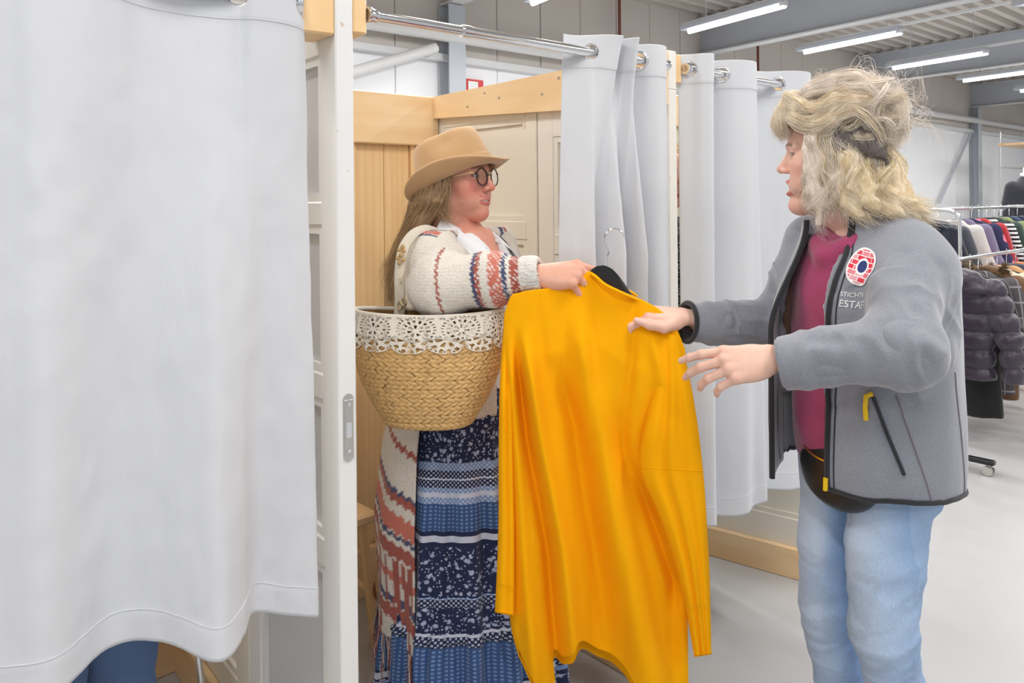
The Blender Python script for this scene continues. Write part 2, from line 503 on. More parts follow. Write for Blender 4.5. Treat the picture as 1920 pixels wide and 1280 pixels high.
# ================================================================== FITTING ROOMS
DEPTH = 1.124
def leaf(par, fr, x0, x1, mat, pmat, rails, zt=1.84, zb=0.0, st=.09, th=.04, side=-1):
    """old panelled door leaf standing in a partition: stiles, rails, recessed panels. fr maps (along, thick, z)"""
    MB().box((x0, 0, zb), (x0 + st, th, zt), fr, .003).build('stile', mat, par)
    MB().box((x1 - st, 0, zb), (x1, th, zt), fr, .003).build('stile', mat, par)
    for a, b in rails:
        MB().box((x0 + st, 0, a), (x1 - st, th, b), fr, .003).build('rail', mat, par)
    for (a, b), (c, d) in zip(rails[:-1], rails[1:]):
        pn = MB().box((x0 + st - .005, .014, b - .005), (x1 - st + .005, th - .014, c + .005), fr).build('panel', pmat, par)
        m = MB()      # moulding
        for t0, t1 in ((.004, .014), (th - .014, th - .004)):
            m.box((x0 + st, t0, b), (x1 - st, t1, b + .018), fr); m.box((x0 + st, t0, c - .018), (x1 - st, t1, c), fr)
            m.box((x0 + st, t0, b + .018), (x0 + st + .018, t1, c - .018), fr); m.box((x1 - st - .018, t0, b + .018), (x1 - st, t1, c - .018), fr)
        m.build('moulding', mat, pn)

def pframe(a, b):
    """frame of a partition whose camera-side face runs from a (front) to b (back)"""
    a, b = np.asarray(a, float), np.asarray(b, float)
    d = (b - a); L = np.linalg.norm(d); d = d / L
    t = np.array([d[1], -d[0], 0])        # to the right of the run, away from the left face
    return (lambda Q: a + np.asarray(Q, float)[:, :1] * d + np.asarray(Q, float)[:, 1:2] * t + np.asarray(Q, float)[:, 2:3] * np.array([[0, 0, 1.]])), L, math.atan2(d[1], d[0])

# --- partition between the first and second room (white old door, lock plate on its edge)
fr, L, ang = pframe(B(-.036, 0), B(.04, DEPTH))
pa = empty('partition', B(0, 0), ang, 'white panelled old door partition with chipped edge and lock plate', 'partition', 'fitting room partitions')
leaf(pa, fr, 0, .52, MT['white_paint'], MT['door_grey'], [(0, .14), (.685, .745), (1.035, 1.09), (1.40, 1.45), (1.755, 2.06)], zt=2.06, st=.075)
leaf(pa, fr, .525, L, MT['cream_paint'], MT['cream_paint'], [(0, .2), (.80, .95), (1.70, 1.80)], zt=1.80)
MB().box((.525, -.022, 0), (L, -.001, .13), fr, .003).build('base_board', MT['pine_u'], pa)
MB().box((.525, -.022, 1.72), (L, -.001, 1.86), fr, .003).build('top_board', MT['pine_u'], pa)
# lock plate let into the door edge
lp = MB(); lp.box((-.004, .009, .935), (.0015, .031, 1.05), fr, .002); 
for zz in (.935, 1.05):
    lp.lathe([(.0, -.001), (.011, -.001), (.011, .0035), (0, .0035)], fr([(0, .020, zz)])[0], 16, axis=tuple(-(fr([(1, 0, 0)])[0] - fr([(0, 0, 0)])[0])))
lko = lp.build('lock_plate', MT['steel'], pa); lko['label'] = 'steel lock plate with rounded ends'
MB().box((-.005, .014, .972), (-.003, .026, 1.003), fr).build('latch', MT['chrome'], lko)
for zz in (.945, 1.04):
    MB().lathe([(0, 0), (.004, 0), (.004, .002), (0, .002)], fr([(-.0045, .02, zz)])[0], 10, axis=tuple(-(fr([(1, 0, 0)])[0] - fr([(0, 0, 0)])[0]))).build('screw', MT['chrome'], lko)
# pine blocks that carry the rods
MB().box((.0, -.085, 1.785), (.10, -.001, 2.05), fr, .004).build('rod_block', MT['pine_z'], pa)
MB().box((.0, .041, 1.795), (.10, .072, 2.05), fr, .004).build('rod_block', MT['pine_z'], pa)

# --- partition between the second and third room
fr2, L2, ang2 = pframe(B(1.055, 0), B(1.055, DEPTH + .028))
pb = empty('partition', B(1.07, 0), ang2, 'cream panelled old doors partition with pine beam behind the hat', 'partition', 'fitting room partitions')
leaf(pb, fr2, 0, .556, MT['ivory_paint'], MT['ivory_paint'], [(0, .2), (.70, .82), (1.265, 1.335), (1.66, 1.77)], zt=1.77, st=.075)
leaf(pb, fr2, .562, L2 - .004, MT['cream_paint'], MT['cream_paint'], [(0, .2), (.70, .82), (1.31, 1.375), (1.735, 1.80)], zt=1.80, st=.055)
MB().box((.0, .0, 1.77), (.075, .04, 1.885), fr2, .003).build('door_edge', MT['ivory_paint'], pb)
bt = MB(); V0 = [(.0, -.03, 1.725), (L2 - .004, -.03, 1.775), (L2 - .004, -.001, 1.775), (.0, -.001, 1.725), (.0, -.03, 1.882), (L2 - .004, -.03, 1.858), (L2 - .004, -.001, 1.858), (.0, -.001, 1.882)]
bt.add(fr2(V0), [(3, 2, 1, 0), (4, 5, 6, 7), (0, 1, 5, 4), (1, 2, 6, 5), (2, 3, 7, 6), (3, 0, 4, 7)]).build('top_beam', MT['pine_u'], pb)
MB().box((.0, -.03, 0), (L2 - .004, -.001, .14), fr2, .003).build('base_board', MT['pine_u'], pb)
MB().box((.01, .041, 1.795), (.09, .078, 1.88), fr2, .003).build('rod_block', MT['pine_z'], pb)
MB().box((.03, .041, 0), (.09, .062, 1.72), fr2, .003).build('batten', MT['pine_z'], pb)
for a, z in ((.15, 1.80), (.33, 1.80), (.5, 1.805), (.72, 1.815), (.9, 1.80), (.42, 1.85), (.8, 1.84)):
    MB().lathe([(0, -.001), (.0045, -.001), (.0045, .0015), (0, .0015)], fr2([(a, -.031, z)])[0], 8, axis=tuple(-(fr2([(0, 1, 0)])[0] - fr2([(0, 0, 0)])[0]))).build('screw', MT['steel'], pb)

# --- partition beyond the third room
fr3, L3, ang3 = pframe(np.array([1.174, 2.987, 0]), np.array([.36, 3.62, 0]))
pc = empty('partition', (1.174, 2.987, 0), ang3, 'beige panelled partition with pine base board under the far curtain', 'partition', 'fitting room partitions')
leaf(pc, fr3, 0, .56, MT['cream_paint'], MT['cream_paint'], [(0, .22), (.70, .82), (1.72, 1.80)], zt=1.80, st=.07)
leaf(pc, fr3, .565, L3, MT['green_paint'], MT['green_paint'], [(0, .22), (.70, .82), (1.72, 1.80)], zt=1.80, st=.07)
MB().box((0, -.025, 0), (L3, -.001, .115), fr3, .003).build('base_board', MT['pine_u'], pc)
MB().box((0, -.025, 1.75), (L3, -.001, 1.88), fr3, .003).build('top_beam', MT['pine_u'], pc)
MB().box((0, .0, 1.80), (.08, .04, 1.885), fr3, .003).build('door_edge', MT['ivory_paint'], pc)

# --- partition left of the first room, just outside the picture
fr4, L4, ang4 = pframe(B(-1.16, 0), B(-1.12, DEPTH))
pd = empty('partition', B(-1.16, 0), ang4, 'white panelled door partition outside the picture at the left', 'partition', 'fitting room partitions')
leaf(pd, fr4, 0, .55, MT['white_paint'], MT['door_grey'], [(0, .16), (.7, .82), (1.3, 1.38), (1.9, 2.06)], zt=2.06)
leaf(pd, fr4, .555, L4, MT['cream_paint'], MT['cream_paint'], [(0, .2), (.80, .95), (1.70, 1.80)], zt=1.80)
MB().box((.0, .041, 1.795), (.10, .072, 2.05), fr4, .004).build('rod_block', MT['pine_z'], pd)

# --- back wall of planks (rooms one and two)
bw = empty('plank_wall', B(.4, DEPTH), TH, 'pine plank back wall with broad top beam behind the hat', 'wall', 'back walls of the fitting rooms')
def planks(par, u0, u1, seq, mat):
    u, i = u0, 0
    while u < u1 - .01:
        wd, off = seq[i % len(seq)]
        e = min(u + wd, u1)
        MB().box((u + .001, DEPTH + .03 - off, .02), (e - .001, DEPTH + .055, 1.83), Bm, .003).build('plank', mat, par)
        u, i = e, i + 1
seq = [(.116, .0), (.018, .014), (.125, .012), (.125, .0)]
# phase so that the groove falls where it is seen beside the white door edge
planks(bw, -1.10, 1.05, seq, MT['pine_z'])
MB().box((-1.10, DEPTH - .01, 1.665), (1.05, DEPTH + .017, 1.858), Bm, .004).build('top_beam', MT['pine_u'], bw)
MB().box((-1.10, DEPTH - .012, .0), (1.05, DEPTH + .017, .178), Bm, .004).build('base_board', MT['pine_u'], bw)
# --- back wall of the third room: pale green doors
bw3 = empty('panel_wall', B(1.5, DEPTH + .02), TH, 'pale green panelled back wall glimpsed beside the far curtain', 'wall', 'back walls of the fitting rooms')
frg = lambda Q: Bm(np.asarray(Q, float) * [1, 1, 1] + [1.105, DEPTH + .02, 0])
leaf(bw3, frg, 0, .5, MT['green_paint'], MT['green_paint'], [(0, .2), (.75, .85), (1.60, 1.72)], zt=1.72)
MB().box((1.105, DEPTH, 1.66), (1.60, DEPTH + .019, 1.80), Bm, .004).build('top_beam', MT['pine_u'], bw3)

# ------------------------------------------------------------------ rods
RZ = 1.838
def curtain_rod(u0, u1, uj, r1, r2, label, z=RZ, fr_=.0165):
    e = empty('curtain_rod', B((u0 + u1) / 2, 0, z), TH, label, 'rod', 'chrome curtain rods')
    MB().tube(Bm([(u0, 0, z), (uj, 0, z)]), r1, 18).build('thin_tube', MT['chrome'], e, smooth=True)
    MB().tube(Bm([(uj, 0, z), (u1, 0, z)]), r2, 18).build('thick_tube', MT['chrome'], e, smooth=True)
    MB().tube(Bm([(uj - .012, 0, z), (uj + .012, 0, z)]), max(r1, r2) + .002, 18).build('collar', MT['chrome'], e, smooth=True)
    for ue, s in ((u0, 1), (u1, -1)):
        MB().lathe([(.0, 0), (fr_, 0), (fr_, .006), (fr_ * .85, .012), (.0145, .022), (0, .022)], B(ue, 0, z), 24, axis=tuple(FD * s)).build('flange', MT['chrome'], e, smooth=True)
curtain_rod(-1.05, -.122 + .003, -.6, .0105, .0128, 'chrome rod of the nearest curtain at upper left', 1.835, .028)
curtain_rod(.038, 1.05, .30, .0108, .0128, 'chrome rod over the woman with the hat')
curtain_rod(1.135, 2.03, 1.2, .0108, .0125, 'chrome rod carrying the far pale curtain')

# ------------------------------------------------------------------ curtains
def curtain(name, label, top, bot, ztop, zbot, grom, NC=300, thick=.0022, crease=0.0, seed=1, mid=None, band=.088, hem=.055):
    """top / bot: plan control points (u,v) in the rooms' frame; zbot(s): hem height; grom: u of the eyelets"""
    Pt, Pb = even(spline(top, 900), NC), even(spline(bot, 900), NC)
    Pm = even(spline(mid, 900), NC) if mid is not None else None
    s = np.linspace(0, 1, NC)
    zb = zbot(s)
    tt = np.r_[np.linspace(0, band, 22), np.linspace(band + .004, 1 * 1.0, 10)[:0]]
    Lz = ztop - zb.mean()
    fr_top = np.linspace(0, band / Lz, 26)
    fr_mid = np.linspace(band / Lz, 1 - hem / Lz, 74)[1:]
    fr_bot = np.linspace(1 - hem / Lz, 1, 9)[1:]
    rows = np.r_[fr_top, fr_mid, fr_bot]
    V = []
    for f in rows:
        g = f ** .8
        if Pm is None: P = Pt * (1 - g) + Pb * g
        else:
            P = Pt * (1 - 2 * g) + Pm * 2 * g if g < .5 else Pm * (2 - 2 * g) + Pb * (2 * g - 1)
        z = ztop + (zb - ztop) * f
        T = np.gradient(P, axis=0); nrm = np.stack([T[:, 1], -T[:, 0]], 1); nrm /= np.linalg.norm(nrm, axis=1)[:, None] + 1e-9
        Q = np.stack([P[:, 0] * 1.0, P[:, 1], z * .45], 1)
        d = crease * vnoise(Q, 9, seed, 3) * min(1, f * 4) + crease * .35 * vnoise(Q * [1, 1, 2.0], 30, seed + 3, 2) * min(1, f * 4)
        if f < band / Lz - 1e-6 or f > 1 - hem / Lz + 1e-6: d = d + .0013
        P = P + nrm * d[:, None]
        V.append(np.column_stack([P, z]))
    nr = len(rows)
    V = np.concatenate(V)
    Fq = grid_faces(nr, NC)
    # eyelet holes
    cent = V[Fq].mean(1)
    keep = np.ones(len(Fq), bool)
    rings = []
    for ug, branch in grom:
        i = np.argmin(np.where(np.abs(Pt[:, 0] - ug) < .03, np.abs(Pt[:, 1]) + .2 * np.abs(Pt[:, 0] - ug), 9))
        c = np.array([Pt[i, 0], Pt[i, 1], RZ if name != 'n' else RZ])
        T = Pt[min(i + 2, NC - 1)] - Pt[max(i - 2, 0)]; T /= np.linalg.norm(T)
        along = (cent[:, 0] - c[0]) * T[0] + (cent[:, 1] - c[1]) * T[1]
        across = (cent[:, 0] - c[0]) * T[1] - (cent[:, 1] - c[1]) * T[0]
        zc = branch
        keep &= ~((along ** 2 + (cent[:, 2] - zc) ** 2 < .021 ** 2) & (np.abs(across) < .02))
        rings.append((c, T, zc))
    Vw = Bm(V)
    e = empty('curtain', Bm([[Pt[:, 0].mean(), 0, zb.min()]])[0], TH, label, 'curtain', 'pale grey fitting room curtains')
    mk('cloth', Vw, Fq[keep], MT['curtain'], e, solid=thick)
    for row in (25, 98):
        R_ = V[row * NC:(row + 1) * NC]
        T = np.gradient(R_[:, :2], axis=0); nm = np.stack([T[:, 1], -T[:, 0], 0 * T[:, 0]], 1); nm /= np.linalg.norm(nm, axis=1)[:, None] + 1e-9
        MB().tube(Bm(R_ + nm * .0016)[::2], .0011, 5).build('seam', MT['curtain'], e, smooth=True)
    for c, T, zc in rings:
        nrm = FD * T[1] - ND * T[0]
        prof = [(.0195, -.003), (.0215, -.0045), (.026, -.0035), (.0285, -.001), (.0285, .001), (.026, .0035), (.0215, .0045), (.0195, .003)]
        mb = MB(); mb.lathe(prof, Bm([[c[0], c[1], zc]])[0], 28, axis=tuple(nrm))
        mb.F = mb.F[:-2] + [(7 * 28 + j, 7 * 28 + (j + 1) % 28, (j + 1) % 28, j) for j in range(28)]
        mb.build('eyelet', MT['chrome'], e, smooth=True, sharp=60)
    return e

def wave(zeros, amp, sign=-1, ends=(0, 0)):
    """plan points of a curtain that crosses the rod at zeros"""
    P = []
    a = np.broadcast_to(amp, (len(zeros) - 1,))
    for i in range(len(zeros) - 1):
        z0, z1 = zeros[i], zeros[i + 1]
        d = z1 - z0
        s = sign * (1 if i % 2 == 0 else -1)
        P += [(z0, 0), (z0 + d * .16, s * a[i] * .62), (z0 + d * .5, s * a[i]), (z0 + d * .84, s * a[i] * .62)]
    P.append((zeros[-1], 0))
    return P

# first curtain, nearly drawn flat
z1 = [-1.03, -.90, -.76, -.60, -.42, -.234, -.108]
top1 = wave(z1, [.03, .03, .03, .035, .03, .035], sign=-1 if len(z1) % 2 == 0 else 1)
top1 = [(p, q) for p, q in top1][:-1] + [(-.108, .0), (-.092, .03)]
bot1 = [(-1.10, -.02), (-.98, .02), (-.86, -.04), (-.74, .03), (-.64, -.02), (-.56, -.05), (-.46, .035), (-.38, .02), (-.31, -.06), (-.25, -.03), (-.20, .035), (-.13, .02), (-.085, .01), (-.083, .025)]
def zb1(s):
    return smooth_interp(s, [0, .53, .65, .70, .775, .82, .86, .93, 1], [.70, .70, .692, .678, .655, .668, .674, .65, .622])
curtain('curtain', 'pale grey cotton curtain filling the left of the picture', top1, bot1, 1.878, zb1, [(-.234, 1.835), (-.108, 1.835), (-.42, 1.835), (-.60, 1.835), (-.76, 1.835), (-.90, 1.835)], NC=420, crease=.006, seed=3)

# second curtain, pushed together at the partition
top2 = [(.655, .035), (.69, .03), (.722, .0), (.752, -.035), (.79, -.05), (.806, -.03), (.800, .02), (.806, .035), (.822, .01), (.835, -.05), (.846, -.062), (.858, -.03), (.852, .03), (.868, .045), (.895, .03), (.922, 0), (.945, -.025), (.98, -.034), (1.012, -.024), (1.028, -.008)]
bot2 = [(.64, .03), (.665, -.03), (.70, -.055), (.725, .01), (.75, .05), (.775, -.02), (.80, -.06), (.825, -.02), (.84, .05), (.862, .02), (.88, -.06), (.90, -.05), (.91, .02), (.93, .05), (.95, .01), (.965, -.04), (.985, -.042), (1.005, -.022), (1.02, -.024), (1.028, -.012)]
mid2 = [(.625, .03), (.65, -.01), (.68, -.045), (.71, .0), (.74, .04), (.765, -.02), (.79, -.055), (.815, -.02), (.825, .04), (.845, .02), (.86, -.05), (.88, -.055), (.885, .02), (.90, .05), (.925, .02), (.95, -.03), (.98, -.038), (1.005, -.022), (1.02, -.022), (1.028, -.010)]
curtain('curtain', 'pale grey curtain gathered in tight folds beside the hanger', top2, bot2, 1.884, lambda s: .50 + .015 * np.sin(s * 19), [(.722, RZ), (.922, RZ)], NC=420, crease=.003, seed=5, mid=mid2)

# third curtain, drawn across the far room
z3 = [1.166, 1.244, 1.328, 1.50, 1.672, 1.855, 1.99]
top3 = [(1.140, .028)] + wave(z3, [.05, .045, .055, .05, .055, .04], sign=-1)
bot3 = [(1.13, .02), (1.145, -.015), (1.17, -.040), (1.20, -.05), (1.225, .0), (1.25, .045), (1.30, .03), (1.34, -.02), (1.38, -.045), (1.43, -.035), (1.485, -.05), (1.51, .0), (1.54, .03), (1.60, .01), (1.66, -.02), (1.72, -.035), (1.79, -.04), (1.84, -.035), (1.86, .01), (1.89, .04), (1.95, .02), (1.99, 0)]
curtain('curtain', 'pale curtain drawn across the far fitting room behind the fleece sleeve', top3, bot3, 1.884, lambda s: .462 + .012 * np.sin(s * 14 + 1), [(1.166, RZ), (1.328, RZ), (1.672, RZ)], NC=420, crease=.0025, seed=8)
# ================================================================== BODY TOOLS: blended volumes meshed at fine pitch
class SDF:
    def __init__(s, lo, hi, h):
        s.lo = np.asarray(lo, np.float32); s.h = h
        s.n = np.ceil((np.asarray(hi) - s.lo) / h).astype(int) + 1
        s.A = np.full(s.n, .5, np.float32)
    def grid(s, blo, bhi):
        i0 = np.clip(np.floor((np.asarray(blo) - s.lo) / s.h).astype(int), 0, s.n)
        i1 = np.clip(np.ceil((np.asarray(bhi) - s.lo) / s.h).astype(int) + 1, 0, s.n)
        if np.any(i1 <= i0): return None, None
        sl = tuple(slice(a, b) for a, b in zip(i0, i1))
        ax = [s.lo[k] + s.h * np.arange(i0[k], i1[k], dtype=np.float32) for k in range(3)]
        return sl, (ax[0][:, None, None], ax[1][None, :, None], ax[2][None, None, :])
    def put(s, fn, blo, bhi, k=.01, op='add'):
        m = max(.02, 2.5 * k)
        sl, g = s.grid(np.asarray(blo) - m, np.asarray(bhi) + m)
        if sl is None: return s
        d = fn(*g).astype(np.float32); a = s.A[sl]
        if op == 'add':
            h = np.clip(.5 + .5 * (a - d) / k, 0, 1)
            s.A[sl] = a * (1 - h) + d * h - k * h * (1 - h)
        elif op == 'sub':
            h = np.clip(.5 - .5 * (a + d) / k, 0, 1)
            s.A[sl] = a * (1 - h) - d * h + k * h * (1 - h)
        elif op == 'and':
            s.A[sl] = np.maximum(a, d)
        return s
    def ell(s, c, r, k=.01, R=None, op='add'):
        c = np.asarray(c, float); r = np.broadcast_to(np.asarray(r, float), (3,))
        def fn(X, Y, Z):
            x, y, z = X - c[0], Y - c[1], Z - c[2]
            if R is not None:
                x, y, z = (R[0][i] * x + R[1][i] * y + R[2][i] * z for i in range(3))
            k0 = np.sqrt((x / r[0]) ** 2 + (y / r[1]) ** 2 + (z / r[2]) ** 2)
            k1 = np.sqrt((x / r[0] ** 2) ** 2 + (y / r[1] ** 2) ** 2 + (z / r[2] ** 2) ** 2)
            return k0 * (k0 - 1) / np.maximum(k1, 1e-6)
        m = r.max() if R is not None else r
        return s.put(fn, c - m, c + m, k, op)
    def cone(s, a, b, ra, rb, k=.01, flat=None, op='add'):
        """tapered limb; flat=(direction, factor) squeezes it along a direction"""
        a, b = np.asarray(a, float), np.asarray(b, float); d = b - a; L2 = max(d @ d, 1e-9)
        def fn(X, Y, Z):
            x, y, z = X - a[0], Y - a[1], Z - a[2]
            sc = 1.0
            t = np.clip((x * d[0] + y * d[1] + z * d[2]) / L2, 0, 1)
            qx, qy, qz = x - t * d[0], y - t * d[1], z - t * d[2]
            if flat is not None:
                f, q = np.asarray(flat[0], float), flat[1]
                e = (qx * f[0] + qy * f[1] + qz * f[2]) * (1 / q - 1)
                qx, qy, qz = qx + e * f[0], qy + e * f[1], qz + e * f[2]; sc = (1 + q) / 2
            return (np.sqrt(qx ** 2 + qy ** 2 + qz ** 2) - (ra + (rb - ra) * t)) * sc
        m = max(ra, rb)
        return s.put(fn, np.minimum(a, b) - m, np.maximum(a, b) + m, k, op)
    def chain(s, P, r, k=.01, flat=None):
        for i in range(len(P) - 1): s.cone(P[i], P[i + 1], r[i], r[i + 1], k, flat)
        return s
    def column(s, O, ex, ey, zs, a, b, cx=0, cy=0, k=.01, op='add', power=2.0):
        """upright body of elliptical section: half widths a(z) along ex, b(z) along ey"""
        zs = np.asarray(zs, float); cx = np.broadcast_to(cx, zs.shape); cy = np.broadcast_to(cy, zs.shape)
        a, b = np.asarray(a, float), np.asarray(b, float)
        def fn(X, Y, Z):
            z1 = np.clip(np.asarray(Z, float).ravel(), zs[0], zs[-1])
            A_, B_, C_, D_ = (smooth_interp(z1, zs, q)[None, None, :].astype(np.float32) for q in (a, b, cx, cy))
            x = (X - O[0]) * ex[0] + (Y - O[1]) * ex[1] - C_
            y = (X - O[0]) * ey[0] + (Y - O[1]) * ey[1] - D_
            k0 = ((np.abs(x) / A_) ** power + (np.abs(y) / B_) ** power) ** (1 / power)
            d = (k0 - 1) * np.minimum(A_, B_)
            return np.maximum(d, np.maximum(zs[0] - Z, Z - zs[-1]))
        R = max(a.max(), b.max()) * 1.2 + np.abs(cx).max() + np.abs(cy).max()
        return s.put(fn, (O[0] - R, O[1] - R, zs[0]), (O[0] + R, O[1] + R, zs[-1]), k, op)
    def mesh(s):
        g = openvdb.FloatGrid(.5)
        A = s.A.copy()
        for ax in range(3):
            sl = [slice(None)] * 3
            for e in (0, -1):
                sl[ax] = e; A[tuple(sl)] = np.maximum(A[tuple(sl)], s.h * .6)
        g.copyFromArray(np.clip(A, -.4, .5))
        P, Q = g.convertToQuads(isovalue=0.0)
        P = P * s.h + s.lo; Q = Q.astype(np.int64)
        e1 = P[Q[:, 2]] - P[Q[:, 0]]; e2 = P[Q[:, 3]] - P[Q[:, 1]]
        vol = (np.cross(e1, e2) * P[Q].mean(1)).sum()
        if vol < 0: Q = Q[:, ::-1]
        return P.astype(float), np.ascontiguousarray(Q)

def relax(P, Q, n=2, f=.5):
    for _ in range(n):
        S = np.zeros_like(P); C = np.zeros(len(P))
        for a, b in ((0, 1), (1, 2), (2, 3), (3, 0)):
            np.add.at(S, Q[:, a], P[Q[:, b]]); np.add.at(S, Q[:, b], P[Q[:, a]])
            np.add.at(C, Q[:, a], 1); np.add.at(C, Q[:, b], 1)
        P = P + f * (S / np.maximum(C, 1)[:, None] - P)
    return P

def normals(P, Q):
    n = np.cross(P[Q[:, 2]] - P[Q[:, 0]], P[Q[:, 3]] - P[Q[:, 1]])
    N = np.zeros_like(P)
    for k in range(4): np.add.at(N, Q[:, k], n)
    return N / (np.linalg.norm(N, axis=1)[:, None] + 1e-12)

def seg_coord(P, a, b):
    """how far along the bone a-b each point lies, its distance from it and the angle about it"""
    a, b = np.asarray(a, float), np.asarray(b, float)
    d = b - a; L = np.linalg.norm(d); d = d / L
    q = P - a; t = q @ d; r = q - t[:, None] * d
    u = np.cross(d, [0, 0, 1.0]); u /= np.linalg.norm(u) + 1e-9; v = np.cross(d, u)
    return t / L, np.linalg.norm(r, axis=1), np.arctan2(r @ v, r @ u)

def sstep(x, a, b):
    t = np.clip((x - a) / (b - a), 0, 1); return t * t * (3 - 2 * t)

def lerpc(c0, c1, f): return np.asarray(c0)[None, :3] * (1 - f[:, None]) + np.asarray(c1)[None, :3] * f[:, None]

def join(parts):
    V, F, n = [], [], 0
    for P, Q in parts:
        V.append(P); F.append(Q + n); n += len(P)
    return np.concatenate(V), np.concatenate(F)

# ------------------------------------------------------------------ skin, head, hand, hair
def skin_mat(name):
    t = NT(name); v = t.coord()
    a = t.n('Attribute', attribute_name='tint')
    n = t.noise(v, 90, 4); n2 = t.noise(v, 14, 4)
    x = t.n('Mix', data_type='RGBA', blend_type='MULTIPLY'); x.inputs[0].default_value = 1
    t.l(a.outputs['Color'], x.inputs[6]); t.l(t.ramp(t.math('MULTIPLY_ADD', n2, .6, t.math('MULTIPLY', n, .4)), [(.3, (.90, .86, .85, 1)), (.7, (1.04, 1.02, 1.02, 1))]), x.inputs[7])
    t.bump(t.noise(v, 420, 3), .18, .0008)
    return t.set(x.outputs[2], .48, 0, Subsurface_Weight=.12, Subsurface_Radius=(.01, .004, .002), Subsurface_Scale=.6)
MT['skin'] = skin_mat('skin')

def attr_mat(name, rough=.8, bump=.2, bscale=500, sheen=.2, **k):
    t = NT(name); v = t.coord()
    a = t.n('Attribute', attribute_name='tint')
    t.bump(t.noise(v, bscale, 2), bump, .0012)
    return t.set(a.outputs['Color'], rough, 0, Sheen_Weight=sheen, **k)

def head_field(mouth=0.0, smile=0.0, h=.0021, neck=(0, -.05, -.20), older=0.0):
    """local frame: x right of the person, y forward, z up; origin between the eyes' level"""
    f = SDF((-.10, -.135, -.215), (.10, .135, .13), h)
    jd = -mouth * .022                              # jaw drop
    f.ell((0, -.018, .030), (.073, .094, .083), .01)
    f.ell((0, .028, -.022), (.060, .060, .075), .02)
    f.ell((0, .045, .045), (.055, .045, .045), .02)            # forehead
    for s in (-1, 1):
        f.cone((0, .058, -.094 + jd), (s * .050, -.006, -.058 + jd * .3), .021, .020, .02)   # jaw
        f.ell((s * .040, .052, -.028), (.022, .024, .022), .018)       # cheekbone
        f.ell((s * .034, .055, -.058 + jd * .4), (.022, .024, .026), .02)   # cheek
        f.cone((s * .012, .086, .017), (s * .044, .070, .016), .0085, .008, .012)   # brow
        f.ell((s * .079, -.012, -.012), (.010, .019, .031), .006)        # ear
    f.ell((0, .070, -.098 + jd), (.019, .017, .016), .014)              # chin
    f.ell((0, .068, -.066 + jd * .4), (.031, .0225, .025), .014)           # muzzle
    for s in (-1, 1): f.ell((s * .031, .094, -.001), (.017, .013, .0125), .010, op='sub')
    f.cone((0, .084, .006), (0, .103, -.031), .0075, .0105, .010)       # nose
    f.ell((0, .1045, -.034), (.0095, .010, .009), .006)
    for s in (-1, 1):
        f.ell((s * .0125, .095, -.037), (.0075, .010, .007), .006)
        f.ell((s * .0062, .101, -.0445), (.0036, .006, .003), .003, op='sub')
        # lids
        c = np.array([s * .031, .0705, -.001])
        def lid(X, Y, Z, c=c, s=s):
            x, y, z = X - c[0], Y - c[1], Z - c[2]
            d = np.sqrt(x * x + y * y + z * z) - .0143
            slit = np.sqrt((x / .0112) ** 2 + ((z + .0005) / .0052) ** 2) - 1
            return np.maximum(d, -slit * .005)
        f.put(lid, c - .016, c + .016, .003)
        ball = lambda X, Y, Z, c=c: np.sqrt((X - c[0]) ** 2 + (Y - c[1]) ** 2 + (Z - c[2]) ** 2) - .0117
        f.put(ball, c - .013, c + .013, .0015, 'sub')
    # mouth
    zu, zl = -.0635, -.0725 + jd * .9
    wid = .024 + .005 * smile
    for s in (-1, 1):
        f.chain([(0, .0900, zu), (s * .011, .0888, zu + .0008), (s * wid * .6, .0865, zu - .0005 + .002 * smile), (s * wid, .0735, zu - .004 + .006 * smile)], [.0042, .0038, .003, .0016], .004)
        f.chain([(0, .0880, zl), (s * .011, .0865, zl + .0006), (s * wid * .6, .0845, zl + .002 + .002 * smile), (s * wid, .0730, zu - .005 + .006 * smile)], [.0050, .0044, .0034, .0016], .004)
    zo = (zu + zl) / 2
    gap = max(.0013, (zu - zl) / 2 - .0042)
    f.ell((0, .092, zo + .001 * smile), (wid * .86, .016, gap + .0006 * smile), .002, op='sub')
    if mouth > .3: f.ell((0, .075, zo), (wid * .7, .022, gap), .002, op='sub')
    # neck
    f.cone((0, -.022, -.055), neck, .052, .056, .022)
    f.cone((0, .022, -.095 + jd), (0, neck[1] + .03, neck[2] + .02), .022, .035, .02)
    return f

